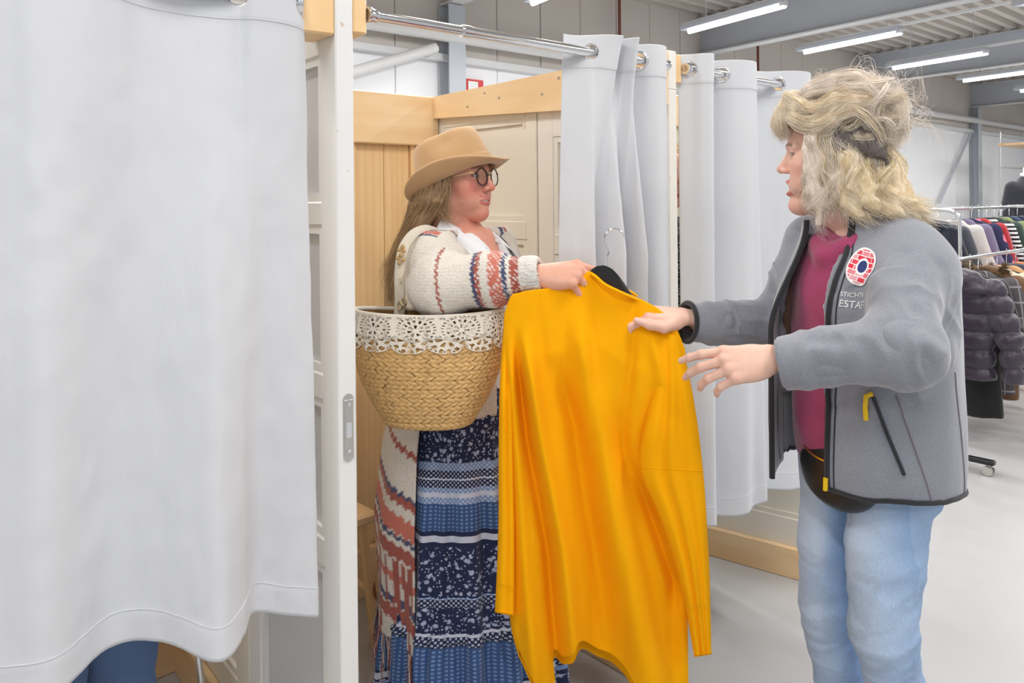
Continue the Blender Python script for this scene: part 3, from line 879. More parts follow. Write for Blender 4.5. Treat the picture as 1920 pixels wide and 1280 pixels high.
def head_mesh(skin, lip, flush, mouth=0.0, smile=0.0, neck=(0, -.05, -.20), flush_amt=.6, brow=None):
    f = head_field(mouth, smile, neck=neck)
    P, Q = f.mesh(); P = relax(P, Q, 1, .35)
    jd = -mouth * .022
    x, y, z = P.T
    col = np.tile(np.asarray(skin)[None, :3], (len(P), 1)).astype(float)
    def blend(mask, c):
        nonlocal col
        col = col * (1 - mask[:, None]) + np.asarray(c)[None, :3] * mask[:, None]
    g = lambda c, r: np.exp(-(((x - c[0]) / r[0]) ** 2 + ((y - c[1]) / r[1]) ** 2 + ((z - c[2]) / r[2]) ** 2))
    m = np.maximum.reduce([g((.045, .06, -.035), (.025, .04, .025)), g((-.045, .06, -.035), (.025, .04, .025)), g((0, .105, -.035), (.016, .02, .015)), .8 * g((0, .075, -.10 + jd), (.03, .03, .02))])
    blend(np.clip(m * flush_amt, 0, 1), flush)
    blend(.22 * flush_amt * sstep(vnoise(P, 45, 4), -.2, .6) * (y > .02), flush)
    lipm = np.maximum(np.exp(-((z + .0615 - .008 * smile * (np.abs(x) / .026) ** 2) / .0042) ** 4), np.exp(-((z + .0735 - jd * .9 - .006 * smile * (np.abs(x) / .026) ** 2) / .0052) ** 4)) * (np.abs(x) < .025 + .004 * smile) * (y > .072)
    blend(lipm * .85, lip)
    inner = (np.abs(x) < .022) * (y < .082) * (y > .05) * (np.abs(z - (-.068 + jd * .45)) < .010) * (mouth > .3)
    blend(inner * 1.0, (.16, .03, .03))
    for s in (-1, 1):       # lid line
        d = np.sqrt((x - s * .031) ** 2 + (z + .001) ** 2)
        r = np.sqrt((x - s * .031) ** 2 + (y - .0705) ** 2 + (z + .001) ** 2)
        sl = np.sqrt(((x - s * .031) / .0128) ** 2 + ((z + .0005) / .0055) ** 2)
        blend(((sl < 1.22) & (r < .0162) & (y > .07)) * .75, (.12, .06, .05))
        if brow is not None:
            bz = .0185 + .003 * np.cos((np.abs(x) - .028) / .02 * 1.4)
            blend(np.exp(-((z - bz) / .0036) ** 2) * (np.abs(np.abs(x) - .031) < .019) * (y > .05) * .7, brow)
    return P, Q, col

def to_world(P, c, fwd, pitch=0.0, roll=0.0, scale=1.0):
    """head or prop frame (x right, y forward, z up) set at c, facing fwd, pitch>0 looks up"""
    fw = np.array([fwd[0], fwd[1], 0.0]); fw /= np.linalg.norm(fw)
    up = np.array([0, 0, 1.0]); rt = np.cross(fw, up)
    f2 = fw * math.cos(pitch) + up * math.sin(pitch); u2 = np.cross(rt, f2)
    r2 = rt * math.cos(roll) + u2 * math.sin(roll); u3 = np.cross(r2, f2)
    M_ = np.stack([r2, f2, u3], 0)
    return (np.asarray(P) * scale) @ M_ + np.asarray(c)

def eye_mesh(side, gaze=(0, 1, 0), iris=(.12, .2, .28)):
    c = np.array([side * .031, .0705, -.001])
    n, m = 28, 20
    th = np.linspace(0, np.pi, m); ph = np.linspace(0, 2 * np.pi, n, endpoint=False)
    g = np.asarray(gaze, float); g /= np.linalg.norm(g)
    a = np.cross(g, [0, 0, 1.]); a /= np.linalg.norm(a); b = np.cross(a, g)
    P = np.concatenate([.0116 * (np.cos(t) * g + np.sin(t) * (np.cos(ph)[:, None] * a + np.sin(ph)[:, None] * b)) for t in th]) + c
    ang = np.repeat(th, n)
    col = np.tile([.66, .62, .60], (len(P), 1)); col[ang < .52] = iris; col[ang < .24] = (.01, .01, .01)
    return P, grid_faces(m, n, True), col
MT['eye'] = attr_mat('eye', .08, 0, sheen=0, Coat_Weight=1.0)

def hand_mesh(fingers, thumb, right=True, h=.0019, skin=(.6, .35, .25), scale=1.0, forearm=.025):
    """local: y along the hand, x towards the thumb, z out of the back. fingers: 4 lists [spread, flex1, flex2, flex3] in degrees;
    thumb: list of 4 points. Mirror for the left hand."""
    f = SDF((-.085, -.13, -.10), (.095, .20, .065), h)
    mcp = np.array([(.029, .086, .001), (.009, .091, .004), (-.011, .087, .002), (-.029, .077, -.003)])
    ln = [(.043, .026, .021), (.047, .030, .022), (.043, .028, .022), (.034, .021, .019)]
    rd = [(.0105, .0092, .0080, .0066), (.0107, .0094, .0081, .0067), (.0102, .0089, .0077, .0064), (.0092, .0080, .0069, .0058)]
    f.cone((0, -forearm - .02, -.002), (0, -.012, 0), .029, .024, .01, flat=((0, 0, 1), .74))
    base = np.array([(.014, .004, 0), (.005, .004, .002), (-.006, .004, .001), (-.015, .004, -.002)])
    for i in range(4): f.cone(base[i], mcp[i], .0145, .0118, .011)
    f.ell((-.002, .045, -.006), (.034, .05, .0125), .01)
    f.ell((.022, .035, -.012), (.016, .030, .014), .012)
    f.ell((-.024, .035, -.011), (.012, .032, .012), .012)
    tips = []
    for i in range(4):
        sp, a1, a2, a3 = fingers[i]
        p = mcp[i].copy(); sp = math.radians(sp); ang = 0
        P = [p]; dirs = []
        for L, a in zip(ln[i], (a1, a2, a3)):
            ang += math.radians(a)
            d = np.array([math.sin(sp) * math.cos(ang), math.cos(sp) * math.cos(ang), -math.sin(ang)])
            p = p + d * L; P.append(p); dirs.append(d)
        for j in range(3): f.cone(P[j], P[j + 1], rd[i][j], rd[i][j + 1], .0022)
        f.ell(mcp[i] + (0, -.001, .003), .0105, .006)
        bk = np.cross([math.cos(sp), -math.sin(sp), 0], dirs[2])
        f.ell(P[1], rd[i][1] * 1.06, .003); f.ell(P[2], rd[i][2] * 1.05, .003)
        tips.append((P[2], P[3], bk, rd[i][3]))
    T = [np.array(p, float) for p in thumb]
    f.chain(T, [.015, .0125, .0108, .0078], .006)
    P, Q = f.mesh(); P = relax(P, Q, 1, .3)
    col = np.tile(np.asarray(skin)[None, :3], (len(P), 1)).astype(float)
    ts = tips + [(T[2], T[3], np.array([.3, .1, .95]), .0078)]
    for a, b, bk, r in ts:
        t, rr, _ = seg_coord(P, a, b)
        bk = bk / np.linalg.norm(bk)
        side = ((P - a) @ bk)
        red = np.exp(-((t - 1.05) / .45) ** 2) * (rr < .012)
        col = col * (1 - .25 * red[:, None]) + np.array([.75, .30, .25]) * .25 * red[:, None]
        nail = (t > .48) & (t < 1.28) & (side > r * .45) & (rr < .0135)
        col[nail] = col[nail] * .45 + np.array([.86, .62, .56]) * .55
    for m_ in mcp:
        q = np.exp(-(np.linalg.norm(P - m_ - (0, 0, .01), axis=1) / .011) ** 2)
        col = col * (1 - .18 * q[:, None]) + np.array([.72, .30, .24]) * .18 * q[:, None]
    P = P * scale
    if right:
        P = P * [-1, 1, 1]; Q = Q[:, ::-1]
    return P, Q, col

def place(P, c, ydir, zdir):
    """hand frame: y along ydir, z (back of the hand) towards zdir"""
    y = np.asarray(ydir, float); y /= np.linalg.norm(y)
    z = np.asarray(zdir, float); z = z - y * (z @ y); z /= np.linalg.norm(z)
    x = np.cross(y, z)
    return P @ np.stack([x, y, z], 0) + np.asarray(c)

def strands(guides, rnd, n=40, m=14, r=.0006, wave=.006, freq=2.0, tip=.35, cols=None, jit=.25, clump=1.0, taper=True):
    """guides: list of (path points, spread at root, spread at tip, [count]); returns tubes of three sides with a colour each"""
    VV, CC = [], []
    for g in guides:
        path, s0, s1 = np.asarray(g[0], float), g[1], g[2]
        k = g[3] if len(g) > 3 and g[3] else n
        pal = g[4] if len(g) > 4 else cols
        G = even(spline(path, 60), m)
        t = np.linspace(0, 1, m)
        L = np.linalg.norm(np.diff(G, axis=0), axis=1).sum()
        o = rnd.normal(size=(k, 3)); o /= np.linalg.norm(o, axis=1)[:, None]; o *= rnd.random((k, 1)) ** .4
        spread = (s0 + (s1 - s0) * t)[None, :, None]
        end = 1 - jit * rnd.random((k, 1))
        tk = t[None, :] * end
        idx = tk * (m - 1); i0 = np.clip(np.floor(idx).astype(int), 0, m - 2); fr_ = (idx - i0)[..., None]
        base = G[i0] * (1 - fr_) + G[i0 + 1] * fr_
        ph = rnd.random((k, 1)) * 6.28; fq = freq * (.7 + .6 * rnd.random((k, 1)))
        wd = rnd.normal(size=(k, 1, 3)); wd2 = rnd.normal(size=(k, 1, 3))
        wv = wave * (tk ** .8)[..., None] * (np.sin(tk * fq * 6.28 + ph)[..., None] * wd * .6 + np.cos(tk * fq * 4.1 + 2 * ph)[..., None] * wd2 * .45)
        S = base + o[:, None, :] * spread + wv
        VV.append(S)
        pal_ = np.asarray(pal)[:, :3]
        c = pal_[rnd.integers(0, len(pal_), k)] * (.85 + .3 * rnd.random((k, 1)))
        CC.append(c)
    S = np.concatenate(VV); C = np.concatenate(CC)
    K = len(S)
    T = np.gradient(S, axis=1); T /= np.linalg.norm(T, axis=2)[..., None] + 1e-9
    ref = np.array([.31, .52, .79]); X = np.cross(T, ref); X /= np.linalg.norm(X, axis=2)[..., None] + 1e-9; Y = np.cross(T, X)
    rr = r * np.linspace(1, tip, m)[None, :, None]
    V = np.stack([S + rr * (math.cos(a) * X + math.sin(a) * Y) for a in (0, 2.094, 4.189)], 2)     # K,m,3,3
    V = V.reshape(-1, 3)
    b = np.arange(K)[:, None, None] * (m * 3) + np.arange(m - 1)[None, :, None] * 3
    j = np.arange(3)[None, None, :]; jn = (j + 1) % 3
    F = np.stack([b + j, b + jn, b + 3 + jn, b + 3 + j], -1).reshape(-1, 4)
    return V, F, np.repeat(C, m * 3, 0)

def hair_mat():
    t = NT('hair'); a = t.n('Attribute', attribute_name='tint')
    t.set(a.outputs['Color'], .40, 0, Specular_IOR_Level=.4)
    return t.m
MT['hair'] = hair_mat()
def hair_solid_mat():
    t = NT('hair_body'); a = t.n('Attribute', attribute_name='tint'); v = t.coord()
    n = t.noise(v, 130, 4, .65, 1.5)
    x = t.n('Mix', data_type='RGBA', blend_type='MULTIPLY'); x.inputs[0].default_value = 1
    t.l(a.outputs['Color'], x.inputs[6]); t.l(t.ramp(n, [(.3, (.80, .77, .74, 1)), (.65, (1.05, 1.05, 1.05, 1))]), x.inputs[7])
    t.bump(n, .25, .003)
    return t.set(x.outputs[2], .5, 0)
MT['hair_solid'] = hair_solid_mat()

def hair_volume(guides, cols, h=.0042, fill=.44, rmin=.0035, rmax=.007, base=None):
    """solid locks along the guides, so the hair has body; the fine strands lie on top"""
    from mathutils import kdtree
    A_ = np.concatenate([np.asarray(g[0], float) for g in guides])
    f = SDF(A_.min(0) - .03, A_.max(0) + .03, h)
    if base is not None: base(f)
    pts, cc = [], []
    for g in guides:
        G = even(spline(np.asarray(g[0], float), 40), 7)
        r = np.clip(np.linspace(g[1], g[2], 7) * fill, rmin, rmax) * np.array([.8, 1, 1, 1, .95, .75, .4])
        if not (len(g) > 5 and g[5] == 'loose'):
            for i in range(5): f.cone(G[i], G[i + 1], r[i], r[i + 1], .009)
        pal = np.asarray(g[4] if len(g) > 4 and g[4] is not None else cols)[:, :3]
        for p in G: pts.append(p); cc.append(pal.mean(0))
    P, Q = f.mesh(); P = relax(P, Q, 1, .4)
    kd = kdtree.KDTree(len(pts))
    for i, p in enumerate(pts): kd.insert(p, i)
    kd.balance()
    cc = np.array(cc)
    C = np.array([cc[[i for _, i, _ in kd.find_n(p, 3)]].mean(0) for p in P])
    return P, Q, C
# ================================================================== THE WOMAN IN THE GREY FLEECE
def unit(v):
    v = np.asarray(v, float); return v / np.linalg.norm(v)

def fleece_mat():
    t = NT('grey_fleece'); v = t.coord()
    f = t.noise(v, 5, 4); g = t.noise(v, 260, 3, .6)
    col = t.mix(f, srgb(126, 129, 139), srgb(140, 143, 153))
    col = t.mix(t.ramp(g, [(.35, 0.0), (.8, .35)]), col, srgb(172, 175, 183))
    t.bump(g, .35, .002)
    return t.set(col, .95, 0, Sheen_Weight=.55, Sheen_Roughness=.45)
MT['fleece'] = fleece_mat()
MT['lining'] = fabric('grey_lining', srgb(120, 112, 122), 500)
MT['black_trim'] = fabric('black_trim', (.016, .017, .022, 1), 700, .2)
MT['magenta'] = fabric('magenta_sweatshirt', srgb(166, 62, 104), 600, .3, .06)
MT['black_leather'] = plain('black_leather', (.014, .013, .014, 1), .38, 0, .1, 20, .25, 300)
MT['yellow'] = plain('yellow_cord', srgb(240, 200, 20), .5)
MT['gold'] = plain('gold_metal', (.83, .6, .25, 1), .25, 1.0, .02)
MT['zip'] = plain('dark_zip', (.03, .032, .04, 1), .4, .3, .1)

OR = np.array([.775, 1.77, 0.])
TR = unit([-.923, -.385, 0]); RR = np.array([TR[1], -TR[0], 0.])
def LR(x, y, z): return OR + RR * x + TR * y + np.array([0, 0, z])

def fold_disp(P, N, a, b, amp, n=7, seed=1, t0=-.2, t1=1.2):
    """soft creases across a limb a-b"""
    t, r, an = seg_coord(P, a, b)
    m = sstep(t, t0, t0 + .12) * (1 - sstep(t, t1 - .12, t1)) * (r < .16)
    q = np.stack([t * n, np.cos(an) * .9, np.sin(an) * .9], 1)
    d = vnoise(q, 1.0, seed, 2)
    d = .55 * (1 - 2.4 * np.abs(d)) + .7 * vnoise(q, .7, seed + 50, 1)
    return P + N * (amp * m * d)[:, None]

def build_right():
    E = empty('person', OR, 0, 'woman with messy blonde hair in grey fleece jacket reaching for the sweater', 'person', 'women at the fitting rooms')
    skin, lip, flush = srgb(238, 196, 176), srgb(206, 110, 108), srgb(230, 150, 136)
    # joints
    LS, RS = LR(-.130, -.005, 1.335), LR(.145, .0, 1.335)
    LE, LWr = W(1690, 652, 1.50), W(1468, 681, 1.58)
    RE, RWr = W(1462, 612, 1.96), W(1292, 604, 1.895)
    LH, RH = LR(-.070, .01, .86), LR(.080, .0, .86)
    LK, LA = W(1655, 1175, 1.66), W(1700, 1540, 1.74)
    RK, RA = W(1556, 1150, 1.85), W(1583, 1488, 1.90)
    HC = W(1557, 289, 1.80); HF = unit([-.89, .455, 0])
    # ---- body (one mesh: trunk and limbs, head, two hands)
    f = SDF(np.array([.30, 1.38, .02]), np.array([1.1, 2.15, 1.45]), .009)
    f.column(OR, RR, TR, [.80, .92, 1.05, 1.2, 1.32, 1.38], [.15, .155, .135, .15, .14, .08], [.10, .10, .095, .10, .085, .06], k=.03)
    for S_, E_, H_ in ((LS, LE, LWr), (RS, RE, RWr)): f.chain([S_, E_, H_ + (E_ - H_) * .1], [.040, .030, .023], .02)
    for h_, k_, a_ in ((LH, LK, LA), (RH, RK, RA)): f.chain([h_, k_, a_], [.062, .040, .028], .02)
    f.chain([LR(0, -.02, 1.33), LR(.0, -.01, 1.40)], [.06, .052], .02)
    P0, Q0 = f.mesh(); c0 = np.tile(np.asarray(skin)[:3], (len(P0), 1))
    Ph, Qh, ch = head_mesh(skin, lip, flush, mouth=.85, smile=.1, neck=(.028, -.058, -.185), flush_amt=.45, brow=srgb(130, 100, 80)[:3])
    Ph = to_world(Ph, HC, HF, .02)
    hl = hand_mesh([[6, 8, 18, 12], [1, 20, 26, 18], [-3, 28, 34, 22], [-8, 34, 36, 22]], [(.016, .018, -.012), (.034, .045, -.028), (.036, .074, -.042), (.026, .098, -.052)], right=False, skin=skin)
    yl = unit([-1, .06, -.17])
    Pl = place(hl[0], LWr + (unit(LWr - LE) * .012) + np.array([-.012, .0, .012]), yl, [-.12, -.78, .55])
    hr = hand_mesh([[3, 32, 42, 25], [0, 40, 45, 25], [-2, 46, 46, 25], [-5, 50, 46, 25]], [(.020, .018, -.008), (.046, .050, -.010), (.052, .084, -.004), (.046, .114, .001)], right=True, skin=skin, scale=1.02)
    yr = unit([-1, -.02, .10])
    Pr = place(hr[0], RWr + np.array([-.016, -.006, .014]), yr, [.10, -.28, .95])
    V, F = join([(P0, Q0), (Ph, Qh), (Pl, hl[1]), (Pr, hr[1])])
    mk('body', V, F, MT['skin'], E, col={'tint': np.concatenate([c0, ch, hl[2], hr[2]])})
    for s in (-1, 1):
        Pe, Qe, ce_ = eye_mesh(s, (0.0, 1, .0), (.10, .14, .18))
        mk('eye', to_world(Pe, HC, HF, .02), Qe, MT['eye'], E, col={'tint': ce_})
    tm = MB(); tm.tube(spline([(-.017, .078, -.0685), (-.009, .0865, -.0675), (0, .0885, -.067), (.009, .0865, -.0675), (.017, .078, -.0685)], 14), .0036, 8)
    mk('teeth', to_world(tm.V, HC, HF, .02), tm.F, MT['sign_white'], E)

    # ---- jacket
    zs = np.array([.80, .86, .95, 1.08, 1.20, 1.28, 1.335, 1.375, 1.405, 1.455])
    aj = np.array([.196, .206, .208, .206, .208, .203, .175, .118, .094, .092])
    bj = np.array([.160, .170, .170, .160, .155, .145, .122, .100, .088, .088])
    cj = np.array([0, 0, 0, 0, 0, -.005, -.012, -.018, -.016, -.012])
    def surf0(phi, z, off=0.0):
        a, b, c = smooth_interp(z, zs, aj) + off, smooth_interp(z, zs, bj) + off, smooth_interp(z, zs, cj)
        phi, z = np.broadcast_arrays(np.asarray(phi, float), np.asarray(z, float))
        return OR + (a * np.sin(phi))[..., None] * RR + (b * np.cos(phi) + c)[..., None] * TR + z[..., None] * np.array([0, 0, 1.])
    f = SDF((.36, 1.38, .78), (1.08, 2.14, 1.47), .0042)
    f.column(OR, RR, TR, zs, aj, bj, 0, cj, k=.004)
    dl = unit(LWr - LE); dr = unit(RWr - RE)
    f.ell(LS + (0, 0, -.025), .066, .05)
    f.chain([LS + RR * .02, LE, LWr + dl * .04], [.068, .066, .050], .028)
    f.ell(LE + np.array([.008, .0, -.008]), .070, .02)
    f.chain([RS, RE, RWr + dr * .04], [.078, .066, .047], .028)
    A = f.A
    sh = np.maximum(A, -(A + .0105))
    f.A = sh
    for w_, d_ in ((LWr, dl), (RWr, dr)):
        f.put(lambda X, Y, Z, w_=w_, d_=d_: (X - w_[0]) * d_[0] + (Y - w_[1]) * d_[1] + (Z - w_[2]) * d_[2] - .004, w_ + d_ * .04 - .085, w_ + d_ * .04 + .085, .001, 'and')
    f.put(lambda X, Y, Z: .842 - Z + 0 * X + 0 * Y, (.3, 1.3, .7), (1.2, 2.2, .90), .001, 'and')
    f.put(lambda X, Y, Z: Z - 1.447 + 0 * X + 0 * Y, (.3, 1.3, 1.40), (1.2, 2.2, 1.5), .001, 'and')
    def opening(X, Y, Z):
        x = (X - OR[0]) * RR[0] + (Y - OR[1]) * RR[1]; y = (X - OR[0]) * TR[0] + (Y - OR[1]) * TR[1]
        ph = np.arctan2(x, y + .0); r = np.sqrt(x * x + y * y)
        lo = -.27 - .10 * np.clip((Z - 1.25) / .2, 0, 1)
        hi = .86 - .20 * np.clip((Z - 1.25) / .2, 0, 1)
        inside = np.minimum(ph - lo, hi - ph) * np.maximum(r, .03)
        k0 = np.sqrt((x / .208) ** 2 + (y / .17) ** 2); inside = np.minimum(inside, (1.16 - k0) * .17)
        inside = np.minimum(inside, y - .01)
        return -inside + 0 * Z
    f.put(opening, (.3, 1.3, .7), (1.2, 2.2, 1.5), .0015, 'sub')
    P, Q = f.mesh(); P = relax(P, Q, 2, .4); N = normals(P, Q)
    P = fold_disp(P, N, LS, LE, .008, 4.0, 3, .15, 1.25); N = normals(P, Q)
    P = fold_disp(P, N, LE, LWr, .009, 4.5, 5, -.25, .95)
    P = fold_disp(P, N, RE, RWr, .009, 5.5, 9, -.35, .92); P = fold_disp(P, N, RS, RE, .008, 5, 11, .15, 1.2)
    # body of the jacket: long soft folds falling from arm and chest
    x = (P - OR) @ RR; y = (P - OR) @ TR; ph = np.arctan2(x, y); z = P[:, 2]
    tl, rl, _ = seg_coord(P, LS, LE); t2, r2, _ = seg_coord(P, LE, LWr)
    body = (rl > .10) & (r2 > .10)
    N = normals(P, Q)
    q = np.stack([ph * 3.2 + (z - 1.1) * 1.5, z * 1.1, 0 * z], 1)
    P = P + N * (.011 * vnoise(q, 1.0, 21, 2) * body * sstep(1.42 - z, .0, .12))[:, None]
    P = P - N * (.012 * np.exp(-((ph + .95 + .25 * (z - 1.1)) / .10) ** 2) * sstep(z, 1.12, 1.2) * (z < 1.36) * body)[:, None]
    P = relax(P, Q, 1, .4)
    from mathutils import kdtree
    N = normals(P, Q); outer = np.nonzero(((P - OR)[:, :2] * N[:, :2]).sum(1) > 0)[0]
    kd = kdtree.KDTree(len(outer))
    for i_, v_ in enumerate(outer): kd.insert(P[v_], i_)
    kd.balance()
    def surf(phi, z, off=0.0):
        S_ = surf0(phi, z, .006); shp = S_.shape; S_ = S_.reshape(-1, 3)
        of = np.broadcast_to(off, shp[:-1]).ravel()
        out = []
        for p_, o_ in zip(S_, of):
            nb = [outer[i_] for _, i_, _ in kd.find_n(p_, 6)]
            n_ = unit(N[nb].mean(0)); q_ = P[nb].mean(0)
            out.append(p_ + n_ * (o_ - (p_ - q_) @ n_))
        return np.array(out).reshape(shp)
    J = mk('jacket', P, Q, MT['fleece'], E); J['label'] = 'grey fleece jacket worn open'
    # far front flap, turned outwards
    nz, ns = 60, 14
    zz = np.linspace(.832, 1.40, nz); ss = np.linspace(0, 1, ns)
    Pf = []
    for z_ in zz:
        g = np.clip((z_ - 1.15) / .25, 0, 1); g2 = g * g * (3 - 2 * g)
        p0 = np.array([.170, .085]) * (1 - g2) + np.array([.115, .062]) * g2
        p3 = np.array([.078, .192]) * (1 - g2) + np.array([.052, .112]) * g2
        pm = (p0 + p3) / 2 + np.array([.014, .008]) * (1 - .5 * g2) + .006 * math.sin(z_ * 21)
        c2 = (1 - ss)[:, None] ** 2 * p0 + 2 * ((1 - ss) * ss)[:, None] * pm + ss[:, None] ** 2 * p3
        Pf.append(OR + c2[:, :1] * RR + c2[:, 1:] * TR + np.array([0, 0, 1.]) * z_)
    edge = np.array([p[-1] for p in Pf])
    mk('jacket_front', np.concatenate(Pf), grid_faces(nz, ns), MT['fleece'], E, solid=.009)
    MB().tube(edge, .0065, 8).build('zipper', MT['black_trim'], J, smooth=True)
    MB().tube([p[0] * .12 + p[-1] * .88 for p in Pf[2:]], .0025, 6).build('zipper_seam', MT['black_trim'], J, smooth=True)
    # near zip edge, hem and cuff bindings, seams
    z1 = np.linspace(.845, 1.447, 50)
    lo = -.27 - .10 * np.clip((z1 - 1.25) / .2, 0, 1)
    MB().tube(surf(lo + .004, z1, .001), .0062, 8).build('zipper', MT['black_trim'], J, smooth=True)
    MB().tube(surf((lo - .07)[:-4], z1[:-4], .0006), .0016, 6).build('seam', MT['black_trim'], J, smooth=True)
    phs = np.linspace(-.27, -5.25, 90)
    MB().tube(surf(phs, np.full(90, .845), .0), .0055, 8).build('hem_binding', MT['black_trim'], J, smooth=True)
    cp = MB()
    for w_, d_, r_ in ((RWr, dr, .0455), (LWr, dl, .045)):
        u_ = unit(np.cross(d_, [0, 0, 1])); v_ = np.cross(d_, u_)
        an = np.linspace(0, 2 * np.pi, 40)
        cp = MB(); cp.tube(w_ + d_ * .004 + r_ * (np.cos(an)[:, None] * u_ + np.sin(an)[:, None] * v_), .0062 if r_ > .0452 else .003, 8)
        cp.build('cuff_binding', MT['black_trim'] if r_ > .0452 else MT['fleece'], J, smooth=True)
    # pocket zip with yellow pull
    pz = np.linspace(1.055, .905, 16); pp_ = -.72 - (1.055 - pz) * 2.1
    MB().tube(surf(pp_, pz, .0015), .0062, 8, flat=.6).build('pocket_zip', MT['zip'], J, smooth=True)
    MB().tube(surf(pp_[[0, 0, 1, 2]] + [0, .04, .07, .09], pz[[0, 0, 1, 2]] + [.006, .0, -.012, -.028], .008), .0048, 8).build('zip_pull', MT['yellow'], J, smooth=True)
    MB().tube(surf(np.array([-.275, -.27, -.262]), np.array([.872, .858, .846]), .008), .005, 8).build('zip_pull', MT['yellow'], J, smooth=True)
    MB().tube(surf(np.linspace(-.95, -1.35, 30), np.linspace(1.06, .850, 30), .0006), .0016, 6).build('seam', MT['lining'], J, smooth=True)
    MB().tube(surf(np.linspace(-1.75, -1.95, 30), np.linspace(1.10, .850, 30), .0006), .0016, 6).build('seam', MT['lining'], J, smooth=True)
    # badge on the chest: the part that shows outside the sleeve fold
    pc, zc, R_ = -.545, 1.308, .038
    n = 40
    gx, gy = np.meshgrid(np.linspace(-1, 1, n), np.linspace(-1, 1, n))
    d = np.sqrt(gx ** 2 + gy ** 2)
    # push the square grid onto a disc
    k = np.maximum(np.abs(gx), np.abs(gy)) / np.maximum(d, 1e-6); dx, dy = gx * k, gy * k
    ph_ = pc - dx * R_ / .19 * .92
    Vb = surf(ph_.ravel(), (zc + dy * R_).ravel(), .0022)
    bd = mk('badge', Vb, grid_faces(n, n)[:, ::-1], badge_mat(), J, uv=np.stack([dx.ravel(), dy.ravel()], 1), solid=.0015)
    bd['label'] = 'round red and white badge with blue centre'
    def lettering(txt, size, z0, off, track=1.0):
        cu = bpy.data.curves.new('t', 'FONT'); cu.body = txt; cu.size = size; cu.space_character = track
        ot = bpy.data.objects.new('t', cu); COL.objects.link(ot)
        dg = bpy.context.evaluated_depsgraph_get()
        me = bpy.data.meshes.new_from_object(ot.evaluated_get(dg))
        vv = np.array([v.co[:] for v in me.vertices]); ff = [list(p.vertices) for p in me.polygons]
        bpy.data.objects.remove(ot); bpy.data.curves.remove(cu); bpy.data.meshes.remove(me)
        V_ = surf(pc + (R_ - vv[:, 0]) / .19 * .92, z0 + vv[:, 1], off)
        mk('lettering', V_, ff, MT['sign_white'], J, smooth=False)
    lettering('STICHTIN', .0135, 1.248, .002, 1.0)
    lettering('ESTAFE', .0205, 1.226, .002, 1.02)

    # ---- magenta sweatshirt
    f = SDF((.40, 1.45, .84), (1.05, 2.1, 1.44), .006)
    f.column(OR, RR, TR, [.86, .93, 1.05, 1.18, 1.28, 1.335, 1.37], [.170, .178, .172, .172, .168, .14, .095], [.128, .135, .128, .128, .124, .106, .085], 0, [0, 0, 0, 0, .0, -.005, -.01], k=.006)
    f.chain([LR(-.055, .045, 1.375), LR(-.035, .085, 1.345), LR(0, .105, 1.325), LR(.035, .085, 1.345), LR(.055, .045, 1.375)], [.018, .022, .024, .022, .018], .02)
    P, Q = f.mesh(); P = relax(P, Q, 2, .4); N = normals(P, Q)
    x = (P - OR) @ RR; y = (P - OR) @ TR; z = P[:, 2]
    q = np.stack([x * 9 + z * 2, z * 7 - np.abs(x) * 6, y * 3], 1)
    P = P + N * (.012 * vnoise(q, 1.0, 31, 2))[:, None]
    sw = mk('sweatshirt', P, Q, MT['magenta'], E); sw['label'] = 'magenta sweatshirt with draped neck'
    # ---- waist bag
    f = SDF((.50, 1.5, .74), (.80, 1.85, .98), .004)
    cB = LR(-.028, .106, .866)
    RB = np.stack([RR, TR, [0, 0, 1]], 1)
    f.ell(cB, (.108, .036, .066), .01, R=RB); f.ell(LR(-.03, .110, .842), (.085, .034, .052), .02, R=RB)
    f.put(lambda X, Y, Z: Z - .928 + 0 * X + 0 * Y, (.4, 1.4, .9), (.9, 1.9, 1.0), .002, 'and')
    P, Q = f.mesh(); P = relax(P, Q, 2)
    wb = mk('waist_bag', P, Q, MT['black_leather'], E); wb['label'] = 'black leather waist bag'
    an = np.linspace(-1.1, 1.1, 24)
    MB().tube([LR(-.028 + .090 * math.sin(a), .108 + .034 * math.cos(a), .900 - .006 * math.cos(2 * a)) for a in an], .0028, 6).build('bag_zip', MT['gold'], wb, smooth=True)
    # ---- jeans
    f = SDF((.45, 1.45, .06), (1.08, 2.1, .93), .0065)
    f.column(OR, RR, TR, [.80, .84, .90, .925], [.152, .163, .160, .155], [.118, .126, .122, .118], 0, [-.012, -.012, -.01, -.01], k=.03)
    for h_, k_, a_ in ((LH, LK, LA), (RH, RK, RA)):
        h2 = h_ + np.array([0, 0, -.03]) - TR * .008
        f.chain([h2, h2 * .5 + k_ * .5 + TR * .008, k_, k_ * .6 + a_ * .4 - TR * .018, a_ + (0, 0, .02)], [.083, .072, .058, .053, .041], .02)
    P, Q = f.mesh(); P = relax(P, Q, 2, .4); N = normals(P, Q)
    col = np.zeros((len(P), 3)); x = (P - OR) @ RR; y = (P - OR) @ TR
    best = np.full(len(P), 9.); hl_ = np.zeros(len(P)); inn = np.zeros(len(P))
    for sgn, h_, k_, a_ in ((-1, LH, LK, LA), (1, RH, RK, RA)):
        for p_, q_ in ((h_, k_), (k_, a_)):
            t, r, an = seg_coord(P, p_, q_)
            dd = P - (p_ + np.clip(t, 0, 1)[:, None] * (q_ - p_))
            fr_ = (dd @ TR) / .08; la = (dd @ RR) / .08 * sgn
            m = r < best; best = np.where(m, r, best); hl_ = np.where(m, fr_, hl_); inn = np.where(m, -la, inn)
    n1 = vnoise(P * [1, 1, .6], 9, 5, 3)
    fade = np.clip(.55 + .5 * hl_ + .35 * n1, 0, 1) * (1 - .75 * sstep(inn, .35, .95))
    col = lerpc(srgb(112, 152, 200), srgb(196, 214, 236), np.clip(fade, 0, 1) ** .9)
